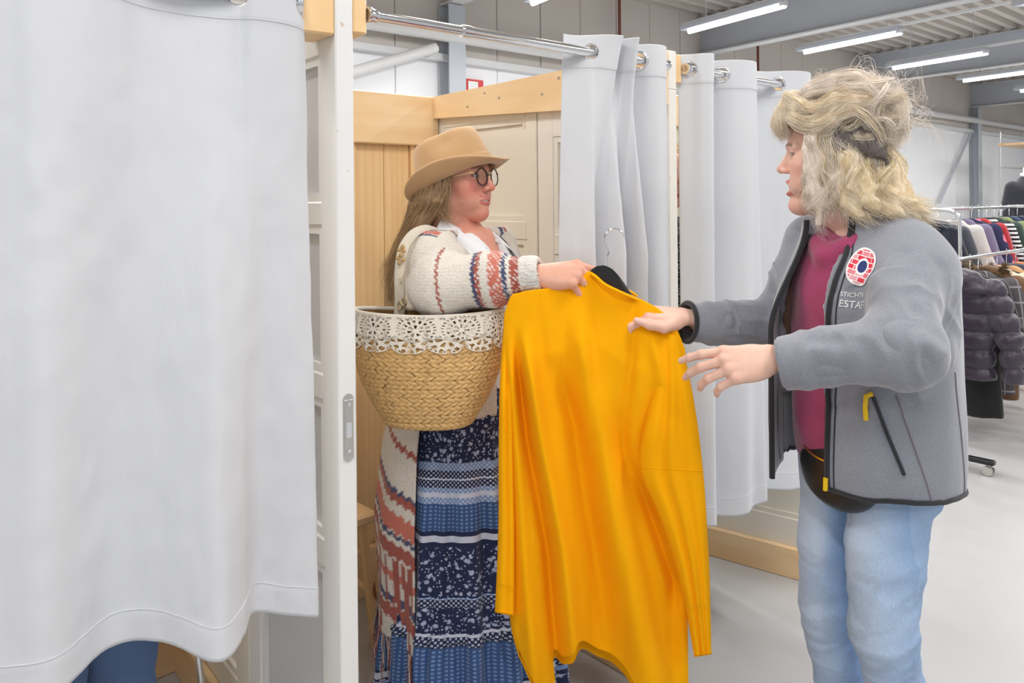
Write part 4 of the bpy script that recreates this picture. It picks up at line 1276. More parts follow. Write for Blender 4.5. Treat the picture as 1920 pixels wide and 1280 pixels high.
    for kk in (LK, RK):
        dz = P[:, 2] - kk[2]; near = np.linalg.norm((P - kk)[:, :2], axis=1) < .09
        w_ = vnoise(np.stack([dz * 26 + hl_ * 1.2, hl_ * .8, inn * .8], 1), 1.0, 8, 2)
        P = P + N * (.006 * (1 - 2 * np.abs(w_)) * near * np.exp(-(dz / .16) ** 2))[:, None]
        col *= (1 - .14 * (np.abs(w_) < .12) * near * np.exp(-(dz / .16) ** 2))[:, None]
    w_ = vnoise(np.stack([P[:, 2] * 14, x * 4, y * 4], 1), 1.0, 12, 2)
    P = P + N * (.004 * (1 - 2 * np.abs(w_)))[:, None]
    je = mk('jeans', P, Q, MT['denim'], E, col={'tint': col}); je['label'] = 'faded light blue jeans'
    for sgn, h_, k_, a_ in ((-1, LH, LK, LA), (1, RH, RK, RA)):
        pts = []
        for t in np.linspace(.06, 1.5, 26):
            p = h_ + (k_ - h_) * t if t < 1 else k_ + (a_ - k_) * (t - 1)
            r_ = interp(t, [0, .5, 1, 1.4, 1.6], [.085, .073, .059, .054, .050])
            off = unit(RR * sgn * (.78 if sgn < 0 else -.95) + TR * (.62 if sgn < 0 else .3))
            pts.append(p - TR * .008 + off * (r_ + .0005) + np.array([0, 0, -.03 * (1 - min(t, 1))]))
        MB().tube(pts, .0022, 6).build('seam', MT['denim_seam'], je, smooth=True)
    # back pocket
    # ---- shoes
    for nm, a_ in (('left', LA), ('right', RA)):
        fx = SDF(a_ + np.array([-.26, -.2, -a_[2] - .01]), a_ + np.array([.14, .14, .09]), .006)
        g0 = np.array([a_[0], a_[1], 0.])
        fx.chain([g0 - TR * .05 + (0, 0, .04), g0 + TR * .07 + (0, 0, .036), g0 + TR * .155 + (0, 0, .03)], [.036, .040, .030], .02)
        fx.chain([g0 + (0, 0, .05), a_ + (0, 0, .02)], [.042, .040], .02)
        fx.put(lambda X, Y, Z: -Z + .0 + 0 * X + 0 * Y, a_ - .4, a_ + .3, .001, 'and')
        P, Q = fx.mesh(); mk('shoe', relax(P, Q, 1), Q, MT['white_shoe'], E)

    # ---- hair: scalp cap, then locks
    blond = [srgb(250, 236, 212), srgb(252, 244, 230), srgb(242, 222, 190), srgb(252, 242, 228), srgb(234, 210, 170)]
    pale = [srgb(252, 242, 230), srgb(248, 238, 226), srgb(240, 224, 204), srgb(236, 222, 212)]
    gold = [srgb(244, 222, 178), srgb(250, 234, 200), srgb(232, 206, 158), srgb(252, 244, 222)]
    dark = [srgb(92, 86, 86), srgb(118, 110, 106), srgb(74, 68, 70), srgb(150, 138, 128)]
    r_ = np.random.default_rng(11)
    G = []
    # fringe
    for x in np.linspace(-.066, .066, 17):
        e = x * 1.0; q = r_.normal() * .004
        G.append(([(x * .8, .030, .118), (x * .95, .076, .126 + q), (e, .108 - 5 * x * x, .100), (e * 1.05, .114 - 6 * x * x + q, .066), (e * 1.05 + .004 + q, .103 - 6 * x * x, .030 + .008 * r_.random())], .012, .010, 90, blond))
    # sweep from the brow back over the ear
    for sx in (-1, 1):
        for i in range(10):
            z0 = .052 + .055 * r_.random(); o_ = .008 * r_.random()
            w = r_.normal(size=5) * .008
            G.append(([(sx * .058, .088, z0 + .030), (sx * (.084 + o_), .058 + w[0], z0 + .004 + w[1]), (sx * (.097 + o_), .015 + w[2], z0 - .010 + w[3]), (sx * (.098 + o_), -.035, z0 + .018 + w[4]), (sx * .085, -.075 + w[0], .100 + w[1]), (sx * .045, -.10, .135 + w[2])], .012, .016, 90, blond))
    # top, drawn back to the knot
    for i in range(40):
        x = r_.uniform(-.075, .075); up = .008 + .034 * r_.random()
        G.append(([(x, .068, .100), (x * 1.05, .036, .124 + up * .5), (x * 1.1, -.02, .122 + up), (x, -.07, .118 + up), (x * .8, -.12, .086 + up * .5), (x * .75, -.135, .045)], .013, .018, 70, pale))
    # loose loops of the knot, swelling over the side as well
    for i in range(110):
        c = np.array([r_.uniform(-.085, .07), -.082 + r_.normal() * .026, .082 + r_.normal() * .026])
        a, b = unit(r_.normal(size=3) * [.35, 1, 1]), unit(r_.normal(size=3) * [.35, 1, 1]); R0 = .022 + .026 * r_.random(); t0 = r_.random() * 6.28
        th = np.linspace(t0, t0 + 4.6, 9)
        path = [c + R0 * (math.cos(t) * a + math.sin(t) * b) for t in th]
        path = [np.array([np.clip(p[0], -.112, .105), max(p[1], -.150 + .2 * (p[1] + .150)) if p[1] < -.150 else p[1], p[2]]) for p in path]
        G.append((path, .008, .013, 26, pale if i % 3 else blond, 'loose'))
    # lower hair over ear, nape and back
    for i in range(84):
        a = r_.uniform(-1.55, 1.55)            # around the back of the head, 0 = straight back
        sx, sy = math.sin(a), -math.cos(a)
        x0, y0 = .082 * sx, -.02 + .095 * sy
        L_ = .085 + .05 * r_.random()
        out = 1.0 + .22 * r_.random(); w1, w2, w3 = r_.normal(size=3) * .012
        G.append(([(x0, y0, .022 - .02 * r_.random()), (x0 * 1.16 + w1, y0 * 1.10 + w2, -.025), (x0 * 1.16 + w2, y0 * 1.12 - .008 + w3, -.03 - L_ * .4), (x0 * out + w3, (y0 - .02) * out * 1.05 + w1, -.03 - L_ * .75), (x0 * out * 1.1 + w1, (y0 - .045) * out * 1.15 + w2, -.03 - L_ * .92)], .010, .017, 60, gold if i % 3 else blond))
    # front lock before the ear, curling to the collar
    for sx in (-1, 1):
        for i in range(15):
            y0 = -.045 + .056 * r_.random(); L_ = .08 + .06 * r_.random(); w = r_.normal(size=6) * .013
            G.append(([(sx * .080, y0 + .018, .062), (sx * (.094 + w[0] * .3), y0 + .022, .025), (sx * .099, y0 + .012 + w[1], -.02), (sx * (.096 + w[2] * .5), y0 + .014 + w[3] * 1.4, -.06), (sx * .094, y0 + .002 + w[4] * 1.5, -.10), (sx * (.088 + w[5] * .5), y0 + .004 - w[3] * 1.5, -.07 - L_ * .45), (sx * .080, y0 - .006 + w[1], -.04 - L_)], .010, .014, 60, blond if i % 2 else pale, 'loose' if i % 2 else 'solid'))
        for i in range(4):      # the long wisp on the chest
            w = r_.normal(size=4) * .006
            G.append(([(sx * .088, .036, .05), (sx * .098, .040, -.005), (sx * .098, .022 + w[0], -.07), (sx * .09, .006 + w[1], -.12), (sx * .08, .010 + w[2], -.16), (sx * .072, -.004 + w[3], -.19)], .006, .009, 30, pale))
    # stray hairs
    for i in range(26):
        a = unit(np.array([r_.uniform(-.9, .9), r_.normal() - .3, abs(r_.normal()) + .1]))
        p = np.array([0, -.045, .045]) + a * .100
        w = r_.normal(size=3) * .02
        G.append(([p, p + a * .025 + w * .5, p + a * .038 + (0, -.02, -.005) + w, p + a * .030 + (0, -.045, -.025) - w], .010, .018, 5, pale, 'loose'))
    # dark roots on the side
    for sx in (-1, 1):
        for i in range(16):
            y0 = .012 - .115 * i / 15; z0 = .062 - .045 * i / 15 + .01 * r_.random()
            G.append(([(sx * .080, y0, z0 + .012), (sx * (.083 - .002 * (i > 10)), y0 - .006, z0 - .012), (sx * .084, y0 - .014, z0 - .045)], .007, .009, 26, dark))
    def base(f):
        f.ell((0, -.022, .034), (.078, .096, .085), .01)
        f.ell((0, -.055, -.03), (.066, .060, .06), .02); f.ell((0, -.080, .082), (.084, .062, .060), .02)
        f.put(lambda X, Y, Z: (Y - .03) - np.clip(Z - .03, 0, 1) * 2 + 0 * X, (-.2, -.2, -.2), (.2, .2, .2), .002, 'and')
        f.put(lambda X, Y, Z: (Y - .055) * .9 - (Z - .075) * .7 + 0 * X, (-.2, -.2, -.2), (.2, .2, .2), .002, 'and')
    Pv, Qv, Cv = hair_volume(G, blond, base=base)
    hcap = mk('hair', to_world(Pv, HC, HF, .02), Qv, MT['hair_solid'], E, col={'tint': Cv}); hcap['label'] = 'blonde hair pinned up untidily with dark roots'
    V, F, C = strands(G, r_, m=20, r=.0005, wave=.009, freq=1.3, cols=blond)
    mk('locks', to_world(V, HC, HF, .02), F, MT['hair'], hcap, col={'tint': C})
    return E

def badge_mat():
    t = NT('badge_print')
    tc = t.n('TexCoord'); uv = tc.outputs['UV']; s = t.sepxyz(uv)
    r = t.math('SQRT', t.math('ADD', t.math('MULTIPLY', s[0], s[0]), t.math('MULTIPLY', s[1], s[1])))
    b = t.n('TexBrick'); mp = t.n('Mapping'); t.l(uv, mp.inputs[0]); mp.inputs['Rotation'].default_value = (0, 0, .25); mp.inputs['Scale'].default_value = (1.1, 1.1, 1)
    t.l(mp.outputs[0], b.inputs['Vector']); b.inputs['Scale'].default_value = .85; b.inputs['Mortar Size'].default_value = .022
    b.inputs['Color1'].default_value = srgb(220, 30, 60); b.inputs['Color2'].default_value = srgb(235, 235, 240); b.inputs['Mortar'].default_value = srgb(240, 240, 242); b.inputs['Bias'].default_value = -.45
    col = t.mix(t.math('GREATER_THAN', r, .90), b.outputs['Color'], srgb(240, 240, 242))
    col = t.mix(t.math('LESS_THAN', r, .44), col, srgb(240, 240, 242))
    col = t.mix(t.math('LESS_THAN', r, .32), col, srgb(20, 40, 110))
    return t.set(col, .6)

def denim_mat():
    t = NT('denim'); a = t.n('Attribute', attribute_name='tint'); v = t.coord()
    tw = t.noise(t.coord('Object', (1, 1, .3)), 420, 2)
    x = t.n('Mix', data_type='RGBA', blend_type='MULTIPLY'); x.inputs[0].default_value = 1
    t.l(a.outputs['Color'], x.inputs[6]); t.l(t.ramp(tw, [(.3, (.88, .9, .93, 1)), (.7, (1.05, 1.04, 1.03, 1))]), x.inputs[7])
    t.bump(tw, .25, .0012)
    return t.set(x.outputs[2], .85, 0, Sheen_Weight=.1)
MT['denim'] = denim_mat()
MT['denim_seam'] = fabric('denim_seam', srgb(120, 152, 192), 500)
MT['white_shoe'] = plain('white_shoe', srgb(228, 226, 222), .5)
WOMAN_R = build_right()
# ================================================================== THE WOMAN WITH THE HAT
def knit_mat():
    t = NT('striped_knit'); a = t.n('Attribute', attribute_name='tint'); v = t.coord()
    k = t.voro(t.coord('Object', (1, 1, .7)), 190, 'F1', .5); n = t.noise(v, 420, 2)
    t.bump(t.math('MULTIPLY_ADD', n, .5, k), .6, .003)
    x = t.n('Mix', data_type='RGBA', blend_type='MULTIPLY'); x.inputs[0].default_value = 1
    t.l(a.outputs['Color'], x.inputs[6]); t.l(t.ramp(k, [(.0, (1.02, 1.02, 1.02, 1)), (.75, (.84, .82, .80, 1))]), x.inputs[7])
    return t.set(x.outputs[2], .92, 0, Sheen_Weight=.2)
MT['knit'] = knit_mat()
MT['shirt'] = fabric('white_shirt_cotton', srgb(238, 239, 243), 700, .15, .02)
def felt_mat():
    t = NT('camel_felt'); v = t.coord(); n = t.noise(v, 300, 3); f = t.noise(v, 9, 4)
    t.bump(n, .12, .001)
    return t.set(t.mix(f, srgb(196, 156, 110), srgb(208, 168, 122)), .9, 0, Sheen_Weight=.4)
MT['felt'] = felt_mat()
MT['tortoise'] = plain('dark_tortoise_frame', srgb(58, 34, 34), .2, 0, .4, 60)
MT['gold_wire'] = plain('gold_wire', (.85, .66, .38, 1), .25, 1.0, .02)
def glass_mat():
    t = NT('lens'); return t.set((1, 1, 1, 1), .02, 0, Transmission_Weight=1.0, IOR=1.12)
MT['lens'] = glass_mat()

def skirt_mat():
    t = NT('tiered_skirt_print')
    tc = t.n('TexCoord'); uv = tc.outputs['UV']; s = t.sepxyz(uv); u, v = s[0], s[1]
    navy, mid, light, white = srgb(22, 34, 74), srgb(52, 84, 136), srgb(126, 154, 200), srgb(206, 212, 230)
    zy = lambda y: 1.45 - (y - 375) / 671.0
    bands = [(760, navy), (826, light), (838, navy), (850, white), (853, navy), (868, light), (874, white), (884, light), (892, mid), (938, navy), (945, white), (955, navy), (963, navy), (1044, light), (1048, navy), (1060, navy), (1104, white), (1107, navy), (1124, mid), (1200, navy), (1206, white), (1216, navy), (1222, light), (1226, navy), (1240, light), (1246, navy)]
    st = sorted([(max(0.0, min(1.0, zy(y2))), c) for (y1, c), (y2, _) in zip(bands, bands[1:] + [(1400, navy)])])
    # constant ramp: colour c from its lower edge upwards; a ramp holds 32 stops
    base = t.ramp(v, [(0.0, navy)] + [(p, c) for p, c in st if p > 0], 'CONSTANT')
    flor = t.ramp(v, sorted([(0.0, 1.0), (zy(1246), 0.0), (zy(1104), 1.0), (zy(1060), 0.0), (zy(1044), 1.0), (zy(963), 0.0), (zy(826), 1.0)]), 'CONSTANT')
    geo = t.ramp(v, sorted([(0.0, 0.0), (zy(1240), 1.0), (zy(1206), 0.0), (zy(1124), 1.0), (zy(1104), 0.0), (zy(1060), 1.0), (zy(1044), 0.0), (zy(892), 1.0), (zy(826), 0.0)]), 'CONSTANT')
    mot = t.ramp(v, sorted([(0.0, 0.0), (zy(1200), 1.0), (zy(1124), 0.0), (zy(938), 1.0), (zy(892), 0.0)]), 'CONSTANT')
    n = t.noise(uv, 60, 3)
    d1 = t.voro(uv, 62); d2 = t.voro(uv, 130)
    ndist = t.math('MULTIPLY_ADD', t.noise(uv, 180, 3), .5, d1)
    f1 = t.ramp(ndist, [(.52, 1.0), (.60, 0.0)]); f2 = t.ramp(d2, [(.22, 1.0), (.30, 0.0)])
    fm = t.math('MULTIPLY', t.math('MAXIMUM', f1, f2), flor)
    col = t.mix(t.math('MULTIPLY', fm, .85), base, t.mix(n, srgb(120, 146, 200), srgb(226, 230, 244)))
    g = t.math('MULTIPLY', t.math('SINE', t.math('MULTIPLY', u, 520)), t.math('SINE', t.math('MULTIPLY', v, 560)))
    col = t.mix(t.math('MULTIPLY', t.math('GREATER_THAN', g, .22), t.math('MULTIPLY', geo, .75)), col, srgb(206, 212, 232))
    g2 = t.math('MULTIPLY', t.math('ABSOLUTE', t.math('SINE', t.math('MULTIPLY', u, 260))), t.math('ABSOLUTE', t.math('SINE', t.math('MULTIPLY', v, 330))))
    col = t.mix(t.math('MULTIPLY', t.math('GREATER_THAN', g2, .62), t.math('MULTIPLY', mot, .55)), col, srgb(140, 170, 216))
    t.bump(t.noise(uv, 700, 2), .15, .001)
    return t.set(col, .8, 0, Sheen_Weight=.15)
MT['skirt'] = skirt_mat()

OL = np.array([-.128, 2.24, 0.])
TL = unit([.86, -.51, 0]); RL = np.array([TL[1], -TL[0], 0.])
def LL_(x, y, z): return OL + RL * x + TL * y + np.array([0, 0, z])
CREAM, RUST, CORAL, NAVY, OFFW = (np.array(srgb(*c)[:3]) for c in ((238, 232, 222), (176, 92, 78), (214, 122, 104), (74, 80, 116), (244, 240, 234)))

def build_left():
    E = empty('person', OL, 0, 'woman in camel hat and glasses wearing striped cardigan and long blue skirt', 'person', 'women at the fitting rooms')
    skin, lip, flush = srgb(232, 178, 154), srgb(198, 104, 104), srgb(218, 118, 108)
    HC = W(856, 334, 2.24); HF = unit([.89, -.455, 0]); PT = .07
    RS, RE, RWr = LL_(.145, .0, 1.315), W(822, 537, 1.955), W(1012, 514, 1.900)
    LS, LE, LWr = LL_(-.145, .0, 1.315), LL_(-.20, .06, 1.08), LL_(-.10, .22, 1.10)
    # ---- body
    f = SDF((-.45, 1.85, .02), (.30, 2.62, 1.45), .009)
    f.column(OL, RL, TL, [.80, .92, 1.05, 1.2, 1.30, 1.37], [.16, .165, .14, .15, .145, .075], [.12, .12, .11, .115, .095, .062], k=.03)
    f.chain([LL_(0, -.01, 1.37), LL_(0, .026, 1.27), LL_(0, .05, 1.15)], [.048, .046, .05], .03)
    f.chain([RS, RE, RWr + unit(RE - RWr) * .02], [.045, .038, .026], .02); f.chain([LS, LE, LWr], [.045, .038, .026], .02)
    for sg in (-1, 1): f.chain([LL_(sg * .085, 0, .84), LL_(sg * .085, .01, .48), LL_(sg * .09, -.01, .09)], [.075, .05, .036], .02)
    for sg in (-1, 1): f.chain([LL_(sg * .09, -.03, .055), LL_(sg * .095, .12, .045)], [.035, .032], .02)
    P0, Q0 = f.mesh(); c0 = np.tile(np.asarray(flush)[:3] * .3 + np.asarray(skin)[:3] * .7, (len(P0), 1))
    Ph, Qh, ch = head_mesh(skin, lip, flush, mouth=.12, smile=.9, neck=(0.0, -.055, -.20), flush_amt=.85, brow=srgb(150, 116, 90)[:3])
    Ph = to_world(Ph, HC, HF, PT, 0, 1.03)
    hr = hand_mesh([[3, 28, 44, 30], [0, 44, 60, 36], [-2, 56, 70, 40], [-4, 68, 78, 40]], [(.018, .018, -.012), (.040, .048, -.026), (.040, .078, -.040), (.026, .100, -.046)], right=True, skin=skin, scale=1.02)
    Pr = place(hr[0], RWr + np.array([.0, -.004, .0]), unit([1, -.16, .02]), [-.05, -.62, .78])
    hl = hand_mesh([[3, 40, 50, 30]] * 4, [(.018, .018, -.012), (.040, .048, -.026), (.040, .078, -.040), (.026, .100, -.046)], right=False, skin=skin, h=.003)
    Pl = place(hl[0], LWr, unit(LWr - LE), [0, 0, 1])
    V, F = join([(P0, Q0), (Ph, Qh), (Pr, hr[1]), (Pl, hl[1])])
    mk('body', V, F, MT['skin'], E, col={'tint': np.concatenate([c0, ch, hr[2], hl[2]])})
    for s in (-1, 1):
        Pe, Qe, ce_ = eye_mesh(s, (0.0, 1, .05), (.16, .22, .24))
        mk('eye', to_world(Pe, HC, HF, PT, 0, 1.03), Qe, MT['eye'], E, col={'tint': ce_})
    hw = lambda P: to_world(np.asarray(P, float), HC, HF, PT, 0, 1.03)
    tm = MB(); tm.tube(spline([(-.013, .0815, -.0672), (-.008, .085, -.0676), (0, .0865, -.0678), (.008, .085, -.0676), (.013, .0815, -.0672)], 14), .0028, 8)
    mk('teeth', hw(tm.V), tm.F, MT['sign_white'], E)
    a_ = math.radians(56); rc = np.array([.011, .087, .002]) + np.array([.0, math.cos(a_), -math.sin(a_)]) * .027; rd_ = np.array([0, math.cos(a_), -math.sin(a_)])
    q_ = np.array([1., 0, 0]); q2 = np.cross(rd_, q_)
    ring_ = np.array([rc + .0103 * (math.cos(t) * q_ + math.sin(t) * q2) for t in np.linspace(0, 2 * np.pi, 25)]) * 1.02
    v_, f_ = tube_vf(place(ring_, RWr + np.array([.0, -.004, .0]), unit([1, -.16, .02]), [-.05, -.62, .78]), .0014, 8)
    ro = mk('finger_ring', v_, f_, MT['gold'], None); tag(ro, 'gold ring on the hand holding the mustard sweater', 'ring')
    # ---- hat
    ht = empty('hat', hw([(0, 0, .06)])[0], 0, 'camel felt hat with pinched crown on the woman in glasses', 'hat')
    tl_ = .345; hc = np.array([0, .006, -.006])
    def hatw(P):
        P = np.asarray(P, float)
        y = P[:, 1] * math.cos(tl_) - P[:, 2] * math.sin(tl_); z = P[:, 1] * math.sin(tl_) + P[:, 2] * math.cos(tl_)
        return hw(np.stack([P[:, 0], y, z], 1) + hc)
    n = 96; th = np.linspace(0, 2 * np.pi, n, endpoint=False)
    rings = []
    for h_, sc in [(q0 * .95, q1) for q0, q1 in [(0, 1.0), (.012, .995), (.03, .985), (.05, .965), (.07, .945), (.09, .92), (.105, .895), (.118, .86), (.127, .80), (.131, .70), (.130, .55), (.127, .35), (.125, .15), (.124, .01)]]:
        rings.append(np.stack([.086 * sc * np.cos(th), .110 * sc * np.sin(th), np.full(n, h_)], 1))
    P = np.concatenate(rings)
    ax, ay, az = np.abs(P[:, 0]), P[:, 1], P[:, 2]
    P[:, 2] += -.022 * np.exp(-(P[:, 0] / .026) ** 2) * sstep(az, .09, .112) * sstep(.09 - ay, .0, .05) + .010 * np.clip(ay / .09, -1, 1) * sstep(az, .09, .125) * -.3
    dent = np.exp(-((ax - .066) / .03) ** 2 - ((ay - .030) / .034) ** 2 - ((az - .097) / .026) ** 2)
    P[:, 0] -= np.sign(P[:, 0]) * .016 * dent; P[:, 2] -= .007 * dent
    mk('crown', hatw(P), grid_faces(len(rings), n, True), MT['felt'], ht, solid=.003)
    br = []
    for t in np.linspace(0, 1, 12):
        rx, ry = .086 + .054 * t, .110 + .042 * t
        z = -.004 * np.sin(t * 3.1) + t ** 1.5 * (.034 * np.abs(np.cos(th)) ** 1.6 - .012 * np.maximum(np.sin(th), 0) ** 2 + .004)
        br.append(np.stack([rx * np.cos(th), ry * np.sin(th), z], 1))
    mk('brim', hatw(np.concatenate(br)), grid_faces(12, n, True), MT['felt'], ht, solid=.0045)
    MB_ = np.concatenate([np.stack([.0875 * s_ * np.cos(th) + .0, .1115 * s_ * np.sin(th), np.full(n, z_)], 1) for z_, s_ in ((.002, 1.004), (.004, 1.018), (.030, .998), (.034, .988), (.036, .976))])
    mk('hat_band', hatw(MB_), grid_faces(5, n, True), MT['felt'], ht)
    # ---- glasses
    gl = empty('eyeglasses', hw([(0, .10, 0)])[0], 0, 'round dark rimmed eyeglasses with gold arms on the woman in the hat', 'glasses')
    an = np.linspace(0, 2 * np.pi, 41)
    for s in (-1, 1):
        cen = np.array([s * .0335, .098, -.006]); yaw = s * .12
        ring = np.stack([cen[0] + .0235 * np.cos(an) * math.cos(yaw), cen[1] - s * .0235 * np.cos(an) * math.sin(abs(yaw)), cen[2] + .0225 * np.sin(an)], 1)
        v_, f_ = tube_vf(ring[:-1], .0021, 8, False); m = len(ring) - 1
        f_ = f_ + [((m - 1) * 8 + j, (m - 1) * 8 + (j + 1) % 8, (j + 1) % 8, j) for j in range(8)]
        mk('rim', hw(v_), f_, MT['tortoise'], gl)
        mb = MB(); mb.add(np.concatenate([ring[:-1] + (0, .0005, 0), ring[:-1] - (0, .0007, 0)]), [tuple(range(40)), tuple(range(79, 39, -1))] + [(j, (j + 1) % 40, 40 + (j + 1) % 40, 40 + j) for j in range(40)])
        mk('lens', hw(mb.V), mb.F, MT['lens'], gl, smooth=False)
        v_, f_ = tube_vf(spline([(s * .057, .093, .004), (s * .068, .080, .005), (s * .077, .03, .0), (s * .080, -.012, -.004), (s * .078, -.03, -.02)], 20), .0013, 6)
        mk('temple_arm', hw(v_), f_, MT['gold_wire'], gl)
        v_, f_ = tube_vf([(s * .054, .0965, .004), (s * .059, .091, .004)], .0032, 8); mk('hinge', hw(v_), f_, MT['tortoise'], gl)
    v_, f_ = tube_vf(spline([(-.0115, .101, .001), (-.005, .1045, .006), (.005, .1045, .006), (.0115, .101, .001)], 12), .0014, 6)
    mk('bridge', hw(v_), f_, MT['gold_wire'], gl)
    # ---- earring
    er = MB(); er.lathe([(0, -.002), (.011, -.001), (.012, .001), (0, .002)], (.088, -.010, -.075), 18, axis=(1, .3, 0)); er.tube([(.085, -.011, -.043), (.087, -.010, -.064)], .0009, 6)
    eo = mk('earring', hw(er.V), er.F, MT['gold_wire']); tag(eo, 'round gold earring hanging below the brown hair', 'earring')
    # ---- hair
    ash = [srgb(166, 136, 102), srgb(196, 164, 122), srgb(140, 112, 84), srgb(218, 188, 146), srgb(180, 150, 116)]
    r_ = np.random.default_rng(5); G = []
    for i in range(70):
        a = r_.uniform(-2.0, 2.0); sx, sy = math.sin(a), -math.cos(a)
        x0, y0 = .080 * sx, -.022 + .095 * sy
        fr_ = max(0, -math.cos(a) + .2); w1, w2 = r_.normal(size=2) * .010
        bx = x0 * .9; by = -.135 - .04 * r_.random() + .03 * fr_
        L_ = .26 + .12 * r_.random()
        zr = .015 - .055 * math.cos(a) ** 2
        G.append(([(x0 * .93, y0 * .95, zr), (x0 * 1.08, y0 * 1.02, zr - .03), (x0 * 1.14 + w1 * .4, y0 - .012 + w2 * .5, -.06), (x0 * 1.08, y0 * .55 + by * .45 + w2, -.115), (bx * .95, by + w2, -.19), (bx * .85, by - .035 + w1, -.19 - (L_ - .19) * .6), (bx * .8, by - .05 + w2, -.02 - L_)], .010, .016, 80))
    for i in range(12):       # front pieces beside the cheek
        y0 = .016 + .016 * r_.random(); w = r_.normal(size=3) * .005
        for sx in (-1, 1):
            G.append(([(sx * .074, y0 + .004, .045), (sx * .083, y0, .0), (sx * .087, y0 - .010 + w[0], -.045), (sx * .084, y0 - .020 + w[1], -.085), (sx * .078, y0 - .004 + w[2], -.125)], .005, .007, 26, ash, 'loose'))
    def base(f):
        f.ell((0, -.022, .025), (.077, .096, .075), .01); f.ell((0, -.055, -.04), (.068, .056, .07), .02)
        f.put(lambda X, Y, Z: (Y - .035) - np.clip(Z - .02, -.03, 1) * .9 + 0 * X, (-.2, -.2, -.2), (.2, .2, .2), .002, 'and')
        f.put(lambda X, Y, Z: Z - .06 + 0 * X + 0 * Y, (-.2, -.2, -.2), (.2, .2, .2), .002, 'and')
    Pv, Qv, Cv = hair_volume(G, ash, base=base)
    hb = mk('hair', hw(Pv), Qv, MT['hair_solid'], E, col={'tint': Cv}); hb['label'] = 'long ash brown hair'
    V, F, C = strands(G, r_, m=20, r=.00048, wave=.010, freq=1.4, cols=ash)
    mk('locks', hw(V), F, MT['hair'], hb, col={'tint': C})
    # ---- white shirt with collar
    f = SDF((-.40, 1.98, .85), (.16, 2.50, 1.42), .006)
    f.column(OL, RL, TL, [.88, 1.0, 1.15, 1.27, 1.32, 1.365], [.175, .172, .172, .165, .125, .075], [.135, .135, .135, .128, .108, .074], k=.005)
    def vneck(X, Y, Z):
        x = (X - OL[0]) * RL[0] + (Y - OL[1]) * RL[1]; y = (X - OL[0]) * TL[0] + (Y - OL[1]) * TL[1]
        return np.maximum(np.abs(x) - .04 * np.clip((Z - 1.20) / .14, 0, 2), .02 - y)
    f.put(vneck, (-.5, 1.9, 1.2), (.3, 2.6, 1.45), .003, 'sub')
    P, Q = f.mesh(); P = relax(P, Q, 4)
    st = mk('shirt', P, Q, MT['shirt'], E); st['label'] = 'white collared shirt'
    for sg in (1, -1):
        a_, b_ = np.array(LL_(sg * .062, -.035, 1.402)), np.array(LL_(sg * .030, .078, 1.335))
        c_2, d_2 = np.array(LL_(sg * .112, -.030, 1.350)), np.array(LL_(sg * .068, .138, 1.268))
        m1 = (a_ + b_) / 2 + RL * sg * .018 + TL * .008; m2 = (c_2 + d_2) / 2 + RL * sg * .022 + np.array([0, 0, .006])
        uu = np.linspace(0, 1, 16)[:, None]
        top = (1 - uu) ** 2 * a_ + 2 * uu * (1 - uu) * m1 + uu ** 2 * b_; bot = (1 - uu) ** 2 * c_2 + 2 * uu * (1 - uu) * m2 + uu ** 2 * d_2
        rows = [top * (1 - t) + bot * t + (RL * sg * .010 + TL * .006 + np.array([0, 0, .008])) * math.sin(t * 3.14) for t in np.linspace(0, 1, 8)]
        mk('collar', np.concatenate(rows), grid_faces(8, 16), MT['shirt'], st, solid=.003)
    # ---- cardigan
    zs = np.array([.86, .98, 1.10, 1.22, 1.285, 1.33, 1.36, 1.385]); aj = np.array([.205, .205, .20, .198, .185, .150, .105, .08]); bj = np.array([.168, .168, .16, .152, .142, .118, .09, .072])
    f = SDF((-.50, 1.82, .84), (.17, 2.60, 1.42), .0045)
    f.column(OL, RL, TL, zs, aj, bj, 0, -.008, k=.005)
    dr = unit(RWr - RE)
    f.ell(RS + (0, 0, -.02), .070, .05); f.ell(RE + np.array([.012, .0, -.002]), .062, .04)
    f.chain([RS, RE, RE * .45 + RWr * .55 + (0, 0, .0), RWr - dr * .02, RWr + dr * .03], [.074, .070, .060, .038, .034], .03)
    f.chain([LS, LE, LWr + unit(LWr - LE) * .02], [.068, .058, .038], .03)
    A = f.A; f.A = np.maximum(A, -(A + .0105))
    for w_, d_ in ((RWr, dr), (LWr, unit(LWr - LE))):
        f.put(lambda X, Y, Z, w_=w_, d_=d_: (X - w_[0]) * d_[0] + (Y - w_[1]) * d_[1] + (Z - w_[2]) * d_[2] - .002, w_ + d_ * .04 - .06, w_ + d_ * .04 + .06, .001, 'and')
    f.put(lambda X, Y, Z: .885 - Z + 0 * X + 0 * Y, (-.6, 1.7, .8), (.3, 2.7, .9), .001, 'and')
    f.put(lambda X, Y, Z: Z - 1.372 + 0 * X + 0 * Y, (-.6, 1.7, 1.33), (.3, 2.7, 1.45), .001, 'and')
    def opening(X, Y, Z):
        x = (X - OL[0]) * RL[0] + (Y - OL[1]) * RL[1]; y = (X - OL[0]) * TL[0] + (Y - OL[1]) * TL[1]
        ph = np.arctan2(np.abs(x), y); k0 = np.sqrt((x / .205) ** 2 + (y / .168) ** 2)
        hi = .50 + .75 * np.clip((Z - 1.22) / .15, 0, 1)
        return -np.minimum(np.minimum((hi - ph) * .12, (1.14 - k0) * .16), y + .02)
    f.put(opening, (-.6, 1.7, .8), (.3, 2.7, 1.45), .0015, 'sub')
    P, Q = f.mesh(); P = relax(P, Q, 2, .4); N = normals(P, Q)
    P = fold_disp(P, N, RS, RE, .007, 3.5, 13, .1, 1.1); P = fold_disp(P, N, RE, RWr, .006, 3.5, 15, -.1, .75)
    P = relax(P, Q, 1, .3)
